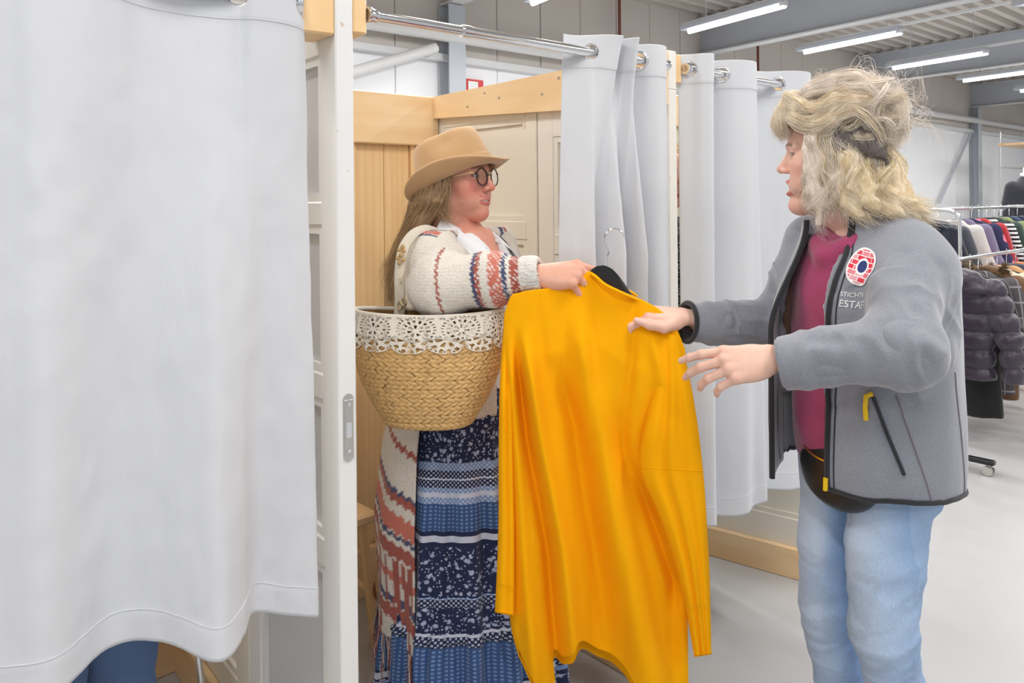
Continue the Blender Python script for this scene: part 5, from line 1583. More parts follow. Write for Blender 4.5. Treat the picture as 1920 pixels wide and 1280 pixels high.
    t, r, an = seg_coord(P, RE, RWr); ts, rs, _ = seg_coord(P, RS, RE)
    arm = (r < .095) & (t > -.02) & ((P - OL) @ RL > .02)
    col = np.tile(CREAM, (len(P), 1))
    wob = .008 * np.sin(an * 30)
    for lo, hi, c in ((.07, .095, RUST), (.405, .44, NAVY), (.44, .485, RUST), (.565, .68, CORAL), (.685, .725, NAVY), (.755, .835, RUST)):
        m = arm & (t + wob * (hi - lo < .05) > lo) & (t + wob * (hi - lo < .05) < hi); col[m] = c
    dots = (np.sin(an * 26) * np.sin(t * 150) > .55) & arm & (t > .44) & (t < .83); col[dots] = OFFW
    cuff = arm & (t > .85); col[cuff] = OFFW
    N = normals(P, Q); P = P + N * (.0022 * np.sign(np.sin(an * 34)) * cuff)[:, None]
    x = (P - OL) @ RL; y = (P - OL) @ TL; z = P[:, 2]
    yoke = (np.abs(x) > .03) & (z > 1.15)
    dpt = np.abs(x) * .75 + (1.385 - z) * .55 + .25 * np.maximum(-y, 0)      # band over the shoulder
    band = (ts < .35)
    for lo, hi, c in ((.098, .106, NAVY), (.109, .116, RUST), (.148, .165, CORAL), (.167, .173, NAVY)):
        m = yoke & ~arm & (dpt > lo) & (dpt < hi) & (y < .05); col[m] = c
    cd = mk('cardigan', P, Q, MT['knit'], E, col={'tint': col}); cd['label'] = 'cream knitted cardigan with coral, rust and navy stripes'
    # tail of the cardigan hanging behind the hip
    nz, nf = 130, 110
    zz = np.linspace(0, 1, nz); ph = np.radians(np.linspace(88, 262, nf))
    zbot = .30 + .14 * ((np.degrees(ph) - 88) / 174)
    PH, T_ = np.meshgrid(ph, zz)
    Z = .97 + (zbot[None, :] - .97) * T_
    a_ = interp(Z, [.3, .6, .8, .97], [.250, .256, .238, .200]) + .010 * np.sin(PH * 9 + Z * 5) * T_; b_ = interp(Z, [.3, .6, .8, .97], [.235, .246, .215, .166]) + .010 * np.sin(PH * 9 + Z * 5) * T_
    P = OL + (a_ * np.sin(PH))[..., None] * RL + (b_ * np.cos(PH) - .008)[..., None] * TL + Z[..., None] * np.array([0, 0, 1.])
    P = P.reshape(-1, 3)
    yy = (1.45 - Z) * 690 + 375 - 60 * (1 - (np.degrees(PH) - 88) / 70)     # stripes slope down to the front
    yy = yy.ravel(); col = np.tile(CREAM * .94, (len(P), 1))
    ws = 3 * np.sin(PH.ravel() * 60)
    for lo, hi, c in ((760, 770, RUST), (838, 846, NAVY), (846, 860, RUST), (880, 912, CORAL), (914, 922, NAVY), (924, 930, OFFW), (932, 958, RUST), (985, 1000, CORAL), (1030, 1045, NAVY), (1050, 1075, RUST)):
        col[(yy + ws > lo) & (yy + ws < hi)] = c
    streak = (yy > 962) & (vnoise(np.stack([PH.ravel() * 40, Z.ravel() * 4, 0 * yy], 1), 1.0, 3, 2) > .15); col[streak] = RUST * .9
    Fq = grid_faces(nz, nf)
    hol = (np.sin(PH * 95) * np.sin(Z * 300) > .80).ravel() & (yy > 775) & (yy < 835)
    mk('cardigan_tail', P, Fq, MT['knit'], cd, col={'tint': col}, solid=.006)
    G = []
    ed = P.reshape(nz, nf, 3)[-1]
    for i in range(0, nf, 2):
        p = ed[i]; o = r_.normal(size=3) * .006
        G.append(([p, p + o + (0, 0, -.04), p + 1.6 * o + (0, 0, -.085), p + 2 * o + (0, 0, -.13)], .003, .008, 16))
    V, F, C = strands(G, r_, m=8, r=.0009, wave=.006, freq=1.5, cols=[tuple(RUST) + (1,), tuple(CORAL) + (1,), tuple(CREAM) + (1,), tuple(NAVY * .8 + .2 * RUST) + (1,)])
    mk('fringe', V, F, MT['hair'], cd, col={'tint': C})
    # ---- skirt
    nz, nt = 150, 360
    z = np.linspace(.98, .045, nz); th = np.linspace(0, 2 * np.pi, nt, endpoint=False)
    a_ = interp(z, [.04, .3, .6, .85, .98], [.275, .255, .222, .196, .160]); b_ = interp(z, [.04, .3, .6, .85, .98], [.245, .222, .190, .166, .130])
    amp = interp(z, [.04, .30, .345, .36, .6, .80, .98], [.022, .020, .013, .010, .011, .006, .004])
    PT_ = np.zeros((nz, nt))
    for k_, ph_, w_ in ((13, .3, .7), (19, 1.7, .55), (29, .9, .35), (7, 2.2, .5)):
        PT_ += w_ * np.cos(k_ * th[None, :] + ph_ + .9 * np.sin(z * 5 + k_)[:, None])
    ru = np.where(z < .40, 1, 0)[:, None] * .35 * np.cos(61 * th[None, :] + 1.1) * np.exp(-((z - .35) / .06) ** 2)[:, None]
    off = amp[:, None] * (PT_ * 1.0 + ru)
    off += np.where(np.abs(z - .352) < .006, .006, 0)[:, None]
    A_, B_ = a_[:, None] + off, b_[:, None] + off
    P = OL + (A_ * np.sin(th))[..., None] * RL + (B_ * np.cos(th))[..., None] * TL + z[:, None, None] * np.array([0, 0, 1.])
    uvs = np.stack([np.broadcast_to(th * .2, (nz, nt)), np.broadcast_to(z[:, None] + 0 * off, (nz, nt)) + .25 * off * np.cos(th * 3)[None, :]], -1).reshape(-1, 2)
    sk = mk('skirt', P.reshape(-1, 3), grid_faces(nz, nt, True), MT['skirt'], E, uv=uvs, solid=.002); sk['label'] = 'long tiered navy and blue printed skirt'
    for sg in (-1, 1):
        fx = SDF(LL_(sg * .09, .03, 0) - (.2, .2, .01), LL_(sg * .09, .03, 0) + (.2, .2, .12), .006)
        fx.chain([LL_(sg * .09, -.06, .036), LL_(sg * .092, .06, .034), LL_(sg * .095, .15, .028)], [.036, .040, .030], .02)
        fx.put(lambda X, Y, Z: -Z + 0 * X + 0 * Y, LL_(sg * .09, .03, 0) - .3, LL_(sg * .09, .03, 0) + .3, .001, 'and')
        P, Q = fx.mesh(); mk('shoe', relax(P, Q, 1), Q, MT['black_leather'], E)
    return E
WOMAN_L = build_left()
# ================================================================== MUSTARD SWEATER ON ITS HANGER
def sweater_mat():
    t = NT('mustard_fine_knit'); v = t.coord()
    f = t.noise(v, 7, 4); rib = t.noise(t.coord('Object', (1, 1, .25)), 900, 2)
    t.bump(rib, .25, .001)
    return t.set(t.mix(f, srgb(250, 170, 0), srgb(254, 180, 4)), .9, 0, Sheen_Weight=.0, Specular_IOR_Level=.15)
MT['mustard'] = sweater_mat()
def sz(px): return interp(px, [930, 1000, 1060, 1110, 1200, 1340], [1.862, 1.862, 1.880, 1.886, 1.868, 1.858])

def build_sweater():
    E = empty('sweater', W(1120, 1300, 1.90), 0, 'mustard yellow knitted sweater held up between the two women', 'sweater')
    tx = [946, 955, 975, 1000, 1040, 1085, 1106, 1114, 1130, 1160, 1190, 1205, 1240, 1265, 1284]
    ty = [590, 562, 549, 544, 539, 524, 509, 513, 527, 543, 556, 563, 584, 610, 655]
    Ly, Lx = [560, 590, 700, 830, 1000, 1176, 1220, 1300], [946, 945, 942, 945, 953, 962, 974, 996]
    Ry, Rx = [560, 655, 760, 850, 950, 1100, 1300], [1284, 1284, 1297, 1300, 1288, 1288, 1290]
    hx = [0, .05, .16, .185, .26, .32, .36, .47, .56, .62, .68, .75, 1]
    hy = [1215, 1300, 1300, 1240, 1231, 1226, 1206, 1216, 1230, 1252, 1290, 1306, 1300]
    ns, nv = 220, 200
    s = np.linspace(0, 1, ns); v = np.linspace(0, 1, nv)
    S, V = np.meshgrid(s, v)
    topx = 946 + S * (1284 - 946)
    yt = smooth_interp(topx.ravel(), tx, ty).reshape(S.shape)
    yb = smooth_interp(S.ravel(), hx, hy).reshape(S.shape)
    PY = yt + (yb - yt) * V
    PX = smooth_interp(PY.ravel(), Ly, Lx).reshape(S.shape) * (1 - S) + smooth_interp(PY.ravel(), Ry, Rx).reshape(S.shape) * S
    PX = topx * (1 - sstep(V, 0, .12)) + PX * sstep(V, 0, .12)
    fold = np.zeros_like(PX)
    for pts, wd, amp in (
        ([(966, 640), (988, 820), (1026, 1030), (1044, 1230)], (10, 13), .022), ([(985, 640), (1015, 820), (1056, 1030), (1078, 1230)], (12, 17), -.026),
        ([(1046, 690), (1078, 800), (1100, 958), (1128, 1090), (1140, 1220)], (16, 30), .024), ([(1085, 600), (1120, 800), (1150, 960), (1190, 1150), (1230, 1300)], (22, 34), -.022),
        ([(1186, 870), (1212, 940), (1240, 1020), (1262, 1090)], (12, 15), .026), ([(1150, 760), (1180, 900), (1215, 1050), (1250, 1200)], (14, 20), .012),
        ([(958, 640), (968, 830), (982, 1050), (1000, 1260)], (9, 14), -.014), ([(1190, 585), (1184, 680), (1170, 790)], (8, 12), .008), ([(1215, 600), (1240, 700), (1252, 800)], (12, 16), -.010),
        ([(1100, 560), (1110, 640), (1118, 720)], (10, 14), .006), ([(1010, 570), (1016, 660), (1030, 760)], (12, 14), .006)):
        p = np.array(pts, float)
        cx = np.interp(PY, p[:, 1], p[:, 0]); g = np.clip((PY - p[0, 1]) / (p[-1, 1] - p[0, 1]), 0, 1)
        fade = sstep(PY, p[0, 1] - 40, p[0, 1] + 90) * (1 - .7 * sstep(PY, p[-1, 1] - 20, p[-1, 1] + 90))
        w_ = wd[0] + (wd[1] - wd[0]) * g
        fold += 1.6 * amp * fade * np.exp(-((PX - cx) / w_) ** 2)
    nz_ = vnoise(np.stack([PX.ravel() / 60, PY.ravel() / 190, 0 * PX.ravel()], 1), 1.0, 4, 2).reshape(PX.shape)
    fold += .006 * nz_ * sstep(V, .02, .2)
    edge = np.clip(4 * S * (1 - S), 0, 1) ** .5
    thick = .062 * edge * np.clip(V * 5 + .10, 0, 1)
    Wv = np.vectorize(lambda a, b, d: tuple(W(a, b, d)))
    def pos(PX, PY, D):
        dx, dy = PX - CX, PY - CY
        xs, yd = dx * c_ - dy * s_, dx * s_ + dy * c_
        return np.stack([xs * D / FPX, D, CAMH - yd * D / FPX], -1)
    front = pos(PX, PY, sz(PX) - thick * .5 + fold)
    back = pos(PX, PY + 14 * V, sz(PX) + thick * .5 + .5 * fold + .004)
    # the back neck rises a little behind the collar
    nr = ns
    F1 = grid_faces(nv, ns); F2 = grid_faces(nv, ns)[:, ::-1] + nv * ns
    Vs = np.concatenate([front.reshape(-1, 3), back.reshape(-1, 3)])
    i = np.arange(nv - 1)
    side = np.concatenate([np.stack([i * ns, (i + 1) * ns, (i + 1) * ns + nv * ns, i * ns + nv * ns], 1), np.stack([i * ns + ns - 1, i * ns + ns - 1 + nv * ns, (i + 1) * ns + ns - 1 + nv * ns, (i + 1) * ns + ns - 1], 1)])
    j = np.arange(ns - 1); neck = (s[:-1] > .49) & (s[:-1] < .73)
    topf = np.stack([j, j + nv * ns, j + 1 + nv * ns, j + 1], 1)[~neck]
    mk('body', Vs, np.concatenate([F1, F2, side, topf]), MT['mustard'], E, solid=.0025)
    # sleeves
    def sleeve(name, Lp, Rp, zoff, folds, cuff):
        Lp, Rp = np.array(Lp, float), np.array(Rp, float)
        nn, mm = 120, 72
        y0, y1 = Lp[0, 1], Lp[-1, 1]
        yy = np.linspace(0, 1, nn)
        lx = smooth_interp(yy, (Lp[:, 1] - y0) / (y1 - y0), Lp[:, 0]); rx = smooth_interp(yy, (Rp[:, 1] - Rp[0, 1]) / (Rp[-1, 1] - Rp[0, 1]), Rp[:, 0])
        ly = y0 + (y1 - y0) * yy; ry = Rp[0, 1] + (Rp[-1, 1] - Rp[0, 1]) * yy
        th = np.linspace(0, 2 * np.pi, mm, endpoint=False)
        rows = []
        for k in range(nn):
            c = np.cos(th); t = (1 + c) / 2
            px = lx[k] * (1 - t) + rx[k] * t; py = ly[k] * (1 - t) + ry[k] * t
            hw_ = abs(rx[k] - lx[k]) / 800
            d = -np.sin(th) * min(.032, .45 * hw_ + .006)
            d = d + sum(a * np.exp(-((t - (p0 + (p1 - p0) * yy[k])) / w_) ** 2) * (np.sin(th) > 0) for p0, p1, w_, a in folds) * min(1, yy[k] * 4)
            if yy[k] > 1 - cuff: d = d * .85; 
            rows.append(pos(px, py, sz(px) + zoff(yy[k]) + d))
        P = np.concatenate(rows)
        o = mk('sleeve', P, grid_faces(nn, mm, True), MT['mustard'], E, solid=.0025)
        for row in (int(nn * (.36 if name == 'left' else .42)), int(nn * (1 - cuff)), nn - 2):
            rg_ = P[row * mm:(row + 1) * mm]; c0 = rg_.mean(0); rg_ = c0 + (rg_ - c0) * 1.012 - np.array([0, .0012, 0])
            MB().tube(np.concatenate([rg_, rg_[:1]]), .0011 if row < nn - 2 else .002, 5).build('seam', MT['mustard'], o, smooth=True)
        return o
    sleeve('left', [(946, 600), (939, 700), (936, 830), (935, 1000), (929, 1148)], [(966, 640), (962, 720), (962, 830), (964, 1000), (963, 1154)], lambda t: .014 - .036 * sstep(t, 0, .3), [(.5, .6, .16, .010)], .1)
    sleeve('right', [(1240, 618), (1222, 740), (1204, 890), (1236, 965), (1262, 1040), (1278, 1100), (1303, 1231)], [(1276, 634), (1300, 750), (1318, 890), (1325, 990), (1329, 1060), (1331, 1130), (1333, 1226)], lambda t: .016 - .058 * sstep(t, 0, .36), [(.35, .4, .10, .014), (.65, .7, .12, .012)], .15)
    # neck band
    xx = np.linspace(1108, 1194, 40); yy = smooth_interp(xx, tx, ty)
    MB().tube(pos(xx, yy + 3, sz(xx) - .010 - .012 * np.sin(np.linspace(0, np.pi, 40))), .0075, 8, flat=.5).build('neck_band', MT['mustard'], E, smooth=True)
    MB().tube(pos(xx, yy - 3 - 7 * np.sin(np.linspace(0, np.pi, 40)), sz(xx) + .022), .0065, 8, flat=.5).build('neck_band', MT['mustard'], E, smooth=True)
    # seams
    for pts in ([(1222, 690), (1245, 790), (1258, 870)], ):
        pass
    # ---- hanger
    H = empty('coat_hanger', W(1137, 505, 1.885), 0, 'black coat hanger with silver hook inside the mustard sweater', 'hanger')
    Pn = spline([W(1000, 572, 1.872), W(1050, 558, 1.884), W(1100, 532, 1.888), W(1125, 513, 1.886), W(1150, 524, 1.882), W(1200, 592, 1.872), W(1240, 628, 1.868)], 50)
    v_, f_ = tube_vf(Pn, np.r_[np.linspace(.010, .019, 25), np.linspace(.019, .010, 25)], 10, True, .35, (0, 1, 0))
    # a flat moulded bar: broad in height, thin in depth
    mk('bar', v_, f_, MT['black_plastic'], H)
    nb = MB()
    pa = [(1108, 508), (1118, 499), (1132, 497), (1148, 504), (1160, 518), (1168, 540), (1140, 545), (1112, 530)]
    nb.add([W(a, b, sz(a) - .004) for a, b in pa] + [W(a, b, sz(a) + .004) for a, b in pa], [tuple(range(8)), tuple(range(15, 7, -1))] + [(k, 8 + k, 8 + (k + 1) % 8, (k + 1) % 8) for k in range(8)])
    nb.build('neck_plate', MT['black_plastic'], H)
    hk = spline([W(a, b, 1.885) for a, b in ((1136, 502), (1139, 480), (1142, 470), (1135, 455), (1134, 444), (1142, 432), (1155, 429), (1166, 435), (1172, 446))], 40)
    MB().tube(hk, .0022, 8).build('hook', MT['chrome'], H, smooth=True)
build_sweater()

# ================================================================== WOVEN BASKET BAG WITH LACE
MT['straw'] = plain('straw', srgb(216, 176, 116), .6, 0, .34, 70, .2, 200)
MT['straw_dark'] = plain('straw_core', srgb(146, 106, 58), .8, 0, .2, 40)
MT['lace'] = fabric('ecru_lace', srgb(234, 226, 212), 600, .3, .05)
MT['strap'] = fabric('canvas_strap', srgb(222, 212, 194), 400, .4, .06)
MT['bead'] = plain('wooden_bead', srgb(196, 160, 110), .5)
def build_basket():
    top = W(803, 592, 1.955)
    zt, zb = top[2] + .008, top[2] - .272
    E = empty('basket_bag', (top[0], top[1], zb), 0, 'woven straw basket bag with white lace rim beside the striped cardigan', 'bag')
    ex, ey = np.array([1., -.06, 0]), np.array([.06, 1., 0])
    hs = [0, .25, .45, .62, .78, .90, .97, 1.0]; ws = [.176, .178, .172, .156, .132, .110, .092, .06]; ds = [.066, .072, .076, .074, .070, .062, .052, .03]
    cen = np.array([top[0], top[1], 0])
    def surf(t, th, off=0.0):
        t, th = np.broadcast_arrays(np.asarray(t, float), np.asarray(th, float))
        a = smooth_interp(t, hs, ws) + off; b = smooth_interp(t, hs, ds) + off
        c, s = np.cos(th), np.sin(th)
        k = (np.abs(c) ** 2.3 + np.abs(s) ** 2.3) ** (-1 / 2.3)
        sag = .010 * (1 - t) * np.cos(th) ** 2
        return cen + (a * k * c)[..., None] * ex + (b * k * s)[..., None] * ey + (zt + (zb - zt) * t + sag)[..., None] * np.array([0, 0, 1.])
    n = 80
    T_, H_ = np.meshgrid(np.r_[np.linspace(0, .97, 30), .99, 1.0], np.linspace(0, 2 * np.pi, n, endpoint=False), indexing='ij')
    P = surf(T_, H_).reshape(-1, 3)
    Fq = grid_faces(32, n, True).tolist() + [tuple(range(31 * n + n - 1, 31 * n - 1, -1))]
    mk('basket', P, Fq, MT['straw_dark'], E)
    # plaited straw: two slanted leaves per stitch, row on row
    m = MB(); rows = 11; r_ = np.random.default_rng(2)
    for i in range(rows):
        t0 = .17 + .81 * i / rows; dt = .81 / rows
        peri = 2 * np.pi * math.sqrt((smooth_interp(np.array([t0]), hs, ws)[0] ** 2 + smooth_interp(np.array([t0]), hs, ds)[0] ** 2) / 2)
        k = int(peri / .0145)
        for half in (0, 1):
            for j in range(k):
                th = 2 * np.pi * (j + .5 * half) / k + .006 * r_.normal()
                sl = (.55 if half == 0 else -.55) * 2 * np.pi / k * 1.7
                a, b = t0 + dt * (.5 * half - .10), t0 + dt * (.5 * half + .60)
                wd = 2 * np.pi / k * .50
                h_ = .0052 + .0016 * r_.random()
                tt = [a, a + (b - a) * .25, a + (b - a) * .75, b]
                L_ = surf(tt, [th - sl / 2, th - sl * .25 - wd, th + sl * .25 - wd, th + sl / 2], [.0004, .001, .001, .0004])
                R_ = surf(tt[1:3], [th - sl * .25 + wd, th + sl * .25 + wd], .001)
                M_ = surf(tt[1:3], [th - sl * .25, th + sl * .25], h_)
                m.add(np.concatenate([L_, R_, M_]), [(0, 6, 1), (0, 4, 6), (1, 6, 7, 2), (6, 4, 5, 7), (2, 7, 3), (7, 5, 3)])
    wv = mk('plait', m.V, m.F, MT['straw'], E); tag(wv, 'plaited straw stitches', kind='stuff')
    # lace: two scalloped tiers with real holes
    def lace(z0, z1, off, per, seed, name):
        nu, nv_ = 900, 60
        th = np.linspace(0, 2 * np.pi, nu, endpoint=False); v = np.linspace(0, 1, nv_)
        sc = np.abs(np.sin(th * per / 2 + seed))
        TH_, V_ = np.meshgrid(th, v)
        low = z1 * (.80 + .20 * np.sqrt(sc))[None, :]
        t = z0 + (low - z0) * V_
        ruf = .003 * np.sin(TH_ * per * 2 + seed) * V_ + .002 * np.sin(TH_ * 37) * V_
        P = surf(t, TH_, off + ruf)
        U_ = (TH_ * per / (2 * np.pi) + seed / np.pi) % 1.0 - .5
        x = U_ * (2 * np.pi * .13 / per); y = (V_ - .58) * (z1 - z0) * .28
        d = np.sqrt(x ** 2 + y ** 2); a = np.arctan2(y, x)
        R0 = (z1 - z0) * .28
        hole = ((d > R0 * .10) & (d < R0 * .24) & (np.sin(7 * a) > .1)) | ((d > R0 * .30) & (d < R0 * .42) & (np.sin(14 * a) > .15)) | ((d > R0 * .50) & (d < R0 * .58) & (np.sin(26 * a) > .2))
        hole |= (V_ > .90) & (V_ < .95) & (np.sin(TH_ * 110) > .2)
        hole |= (V_ < .16) & (V_ > .07) & (np.sin(TH_ * 46) > .0)
        hole &= (V_ > .03) & (V_ < .97)
        Fq = grid_faces(nv_, nu, True)
        Fq = Fq[~hole.ravel()[Fq].any(1)] if False else Fq[~hole.ravel()[Fq[:, 0]]]
        o = mk(name, P.reshape(-1, 3), Fq, MT['lace'], E, solid=.0012); o['label'] = 'scalloped ecru lace'
    lace(.015, .31, .0075, 13, .4, 'lace_trim'); lace(-.005, .20, .0105, 11, 1.3, 'lace_trim')
    MB().tube(np.concatenate([surf(np.full(90, .004), np.linspace(0, 2 * np.pi, 90), .003)]), .0052, 8).build('rim', MT['lace'], E, smooth=True)
    # strap over the shoulder with beads and buckle
    pth = spline([W(748, 596, 1.99), W(750, 560, 1.99), W(749, 520, 2.0), W(752, 485, 2.012), W(760, 458, 2.03), W(778, 436, 2.055), W(802, 427, 2.10), W(822, 432, 2.17)], 60)
    v_, f_ = tube_vf(pth, .0135, 10, True, .35, (0, 1, 0)); st = mk('strap', v_, f_, MT['strap'], E)
    for k in range(18):
        p = pth[int(6 + k * 1.6)]
    for px, py, r in ((749, 468, .0062), (757, 470, .006), (752, 478, .0065), (746, 484, .006), (756, 487, .0062), (749, 493, .006), (755, 462, .0058)):
        MB().lathe([(.0005, -r), (r * .7, -r * .7), (r, 0), (r * .7, r * .7), (.0005, r)], W(px, py, 1.992), 12).build('bead', MT['bead'], st, smooth=True, sharp=80)
    an = np.linspace(0, 2 * np.pi, 28, endpoint=False)
    for px, py in ((750, 573), (758, 566)):
        c = W(px, py, 1.975); v_, f_ = tube_vf([c + .011 * np.array([.5 * math.cos(a), -.4 * math.cos(a), math.sin(a)]) for a in an], .0016, 6, False)
        f_ += [(27 * 6 + j, 27 * 6 + (j + 1) % 6, (j + 1) % 6, j) for j in range(6)]
        mk('buckle_ring', v_, f_, MT['gold_wire'], st)
    MB().lathe([(.0005, 0), (.004, 0), (.004, .003), (.0005, .003)], W(750, 524, 1.982), 12, axis=(0, -1, 0)).build('rivet', MT['gold_wire'], st, smooth=True)
build_basket()

# ================================================================== STOOL, CHAIR, SHOPPERS' THINGS IN THE ROOMS
def stool():
    c = B(.40, .93)
    E = empty('stool', c, TH, 'small wooden stool behind the blue skirt', 'stool')
    fr = lambda Q: c + np.asarray(Q, float)[:, :1] * FD + np.asarray(Q, float)[:, 1:2] * ND + np.asarray(Q, float)[:, 2:3] * np.array([[0, 0, 1.]])
    MB().box((-.16, -.13, .41), (.16, .13, .44), fr, .006).build('seat', MT['pine_u'], E)
    for a in (-1, 1):
        for b in (-1, 1):
            q = fr([(a * .12, b * .09, .41), (a * .155, b * .12, 0)])
            MB().tube(q, [.017, .02], 8).build('leg', MT['pine_z'], E, smooth=True)
        MB().tube(fr([(a * .14, -.10, .18), (a * .14, .10, .18)]), .011, 8).build('stretcher', MT['pine_v'], E, smooth=True)
stool()
def chair():
    c = B(-.27, .80)
    E = empty('chair', c, TH + .3, 'metal legged chair behind the nearest curtain', 'chair')
    a0 = TH + .3; d1 = np.array([math.cos(a0), math.sin(a0), 0]); d2 = np.array([-math.sin(a0), math.cos(a0), 0])
    fr = lambda Q: c + np.asarray(Q, float)[:, :1] * d1 + np.asarray(Q, float)[:, 1:2] * d2 + np.asarray(Q, float)[:, 2:3] * np.array([[0, 0, 1.]])
    MB().box((-.18, -.18, .44), (.18, .18, .47), fr, .012).build('seat', MT['black_plastic'], E)
    MB().box((-.20, .19, .62), (.20, .215, .86), fr, .01).build('backrest', MT['black_plastic'], E)
    for a in (-1, 1):
        for b in (-1, 1):
            lg = MB().tube(fr([(a * .15, b * .15, .44), (a * .18, b * .18, .03)]), .009, 10).build('leg', MT['chrome'], E, smooth=True)
            MB().tube(fr([(a * .177, b * .177, .06), (a * .182, b * .182, .0)]), .013, 10).build('foot_cap', MT['black_rubber'], lg, smooth=True)
        MB().tube(fr([(a * .18, .20, .44), (a * .18, .205, .86)]), .009, 10).build('back_post', MT['chrome'], E, smooth=True)
    # jeans thrown over the seat
    J = empty('folded_jeans', c + np.array([0, 0, .47]), a0, 'blue jeans thrown over the chair behind the nearest curtain', 'jeans')
    for k, off in ((0, -.15), (1, .0)):
        pa = spline([B(-.22 + off, .86, .50), B(-.24 + off, .74, .505), B(-.27 + off, .64, .50), B(-.285 + off, .585, .47), B(-.29 + off, .57, .40), B(-.29 + off, .565, .28), B(-.295 + off, .565, .14)], 40)
        v_, f_ = tube_vf(pa, np.linspace(.088, .074, 40), 20, True, .34, (0, 0, 1))
        v_ = v_ + .008 * np.stack([vnoise(v_, 22, 3 + k, 2)] * 3, 1)
        mk('trouser_leg', v_, f_, MT['blue_denim'], J)
MT['blue_denim'] = fabric('blue_denim', srgb(84, 108, 146), 500, .3, .12, .1, .9, 12)
chair()

# a shopper in the third room, seen through the gap beside the curtain
def shopper():
    O = B(1.44, .38); fw = unit(-ND); rt = np.array([fw[1], -fw[0], 0])
    Lx = lambda x, y, z: O + rt * x + fw * y + np.array([0, 0, z])
    E = empty('person', O, 0, 'shopper with curly blonde hair in black speckled coat behind the far curtain', 'person')
    skin = srgb(234, 190, 168)
    f = SDF(O + (-.4, -.4, .03), O + (.4, .4, 1.42), .01)
    f.column(O, rt, fw, [.8, 1.0, 1.2, 1.32, 1.38], [.16, .14, .15, .13, .06], [.12, .11, .11, .09, .06], k=.03)
    for s in (-1, 1):
        f.chain([Lx(s * .15, 0, 1.32), Lx(s * .20, .02, 1.05), Lx(s * .19, .06, .84)], [.045, .038, .028], .02)
        f.chain([Lx(s * .085, 0, .85), Lx(s * .09, 0, .48), Lx(s * .09, 0, .08)], [.075, .05, .036], .02); f.chain([Lx(s * .09, -.03, .045), Lx(s * .09, .13, .04)], [.036, .03], .02)
    P0, Q0 = f.mesh(); c0 = np.tile(np.asarray(skin)[:3], (len(P0), 1))
    Ph, Qh, ch = head_mesh(skin, srgb(196, 110, 106), srgb(226, 150, 136), brow=srgb(150, 116, 80)[:3]); HCs = Lx(0, .04, 1.53)
    h1 = hand_mesh([[3, 20, 25, 15]] * 4, [(.018, .018, -.012), (.040, .048, -.026), (.044, .078, -.034), (.036, .104, -.04)], right=True, skin=skin, h=.003)
    h2 = hand_mesh([[3, 20, 25, 15]] * 4, [(.018, .018, -.012), (.040, .048, -.026), (.044, .078, -.034), (.036, .104, -.04)], right=False, skin=skin, h=.003)
    V, F = join([(P0, Q0), (to_world(Ph, HCs, fw), Qh), (place(h1[0], Lx(.19, .06, .84), [0, 0, -1], rt), h1[1]), (place(h2[0], Lx(-.19, .06, .84), [0, 0, -1], -rt), h2[1])])
    mk('body', V, F, MT['skin'], E, col={'tint': np.concatenate([c0, ch, h1[2], h2[2]])})
    for s in (-1, 1):
        Pe, Qe, ce_ = eye_mesh(s); mk('eye', to_world(Pe, HCs, fw), Qe, MT['eye'], E, col={'tint': ce_})
    f = SDF(O + (-.45, -.45, .4), O + (.45, .45, 1.45), .009)
    f.column(O, rt, fw, [.45, .8, 1.0, 1.2, 1.31, 1.36, 1.41], [.25, .22, .20, .20, .18, .12, .09], [.19, .17, .155, .15, .13, .10, .09], k=.02)
    for s in (-1, 1): f.chain([Lx(s * .155, 0, 1.31), Lx(s * .215, .02, 1.05), Lx(s * .20, .06, .88)], [.075, .068, .055], .03)
    A = f.A; f.A = np.maximum(A, -(A + .02))
    f.put(lambda X, Y, Z: Z - 1.40 + 0 * X + 0 * Y, O + (-.5, -.5, 1.3), O + (.5, .5, 1.5), .002, 'and')
    P, Q = f.mesh(); co = mk('coat', relax(P, Q, 2), Q, MT['tweed'], E); co['label'] = 'black and white speckled coat'
    f = SDF(O + (-.3, -.3, .05), O + (.3, .3, .9), .01)
    for s in (-1, 1): f.chain([Lx(s * .085, 0, .8), Lx(s * .09, 0, .48), Lx(s * .09, 0, .10)], [.09, .068, .055], .02)
    P, Q = f.mesh(); mk('trousers', relax(P, Q, 1), Q, MT['black_trim'], E)
    for s in (-1, 1):
        fx = SDF(Lx(s * .09, .04, 0) - (.2, .2, .01), Lx(s * .09, .04, 0) + (.2, .2, .14), .007)
        fx.chain([Lx(s * .09, -.05, .042), Lx(s * .09, .06, .04), Lx(s * .09, .14, .034)], [.042, .044, .036], .02); fx.chain([Lx(s * .09, 0, .05), Lx(s * .09, 0, .11)], [.045, .045], .02)
        fx.put(lambda X, Y, Z: -Z + 0 * X + 0 * Y, Lx(s * .09, 0, 0) - .3, Lx(s * .09, 0, 0) + .3, .001, 'and')
        P, Q = fx.mesh(); mk('shoe', relax(P, Q, 1), Q, MT['black_leather'], E)
    r_ = np.random.default_rng(9); G = []
    for i in range(90):
        a = r_.uniform(-2.5, 2.5); el = r_.uniform(-.1, 1.3)
        d = np.array([math.sin(a) * math.cos(el), -math.cos(a) * math.cos(el), math.sin(el)])
        p = np.array([0, -.02, .03]) + d * [.076, .096, .085]; dn = np.array([d[0], d[1], 0]); w = r_.normal(size=(3, 3)) * .014
        G.append(([p, p + d * .022 + w[0] * .5, p + dn * .05 + (0, 0, -.05) + w[0], p + dn * .06 + (0, 0, -.11) + w[1], p + dn * .05 + (0, 0, -.16) + w[2]], .010, .018, 16))
    V, F, C = strands(G, r_, m=12, r=.0009, wave=.022, freq=2.4, cols=[srgb(204, 160, 96), srgb(226, 188, 130), srgb(178, 132, 74), srgb(238, 210, 160)])
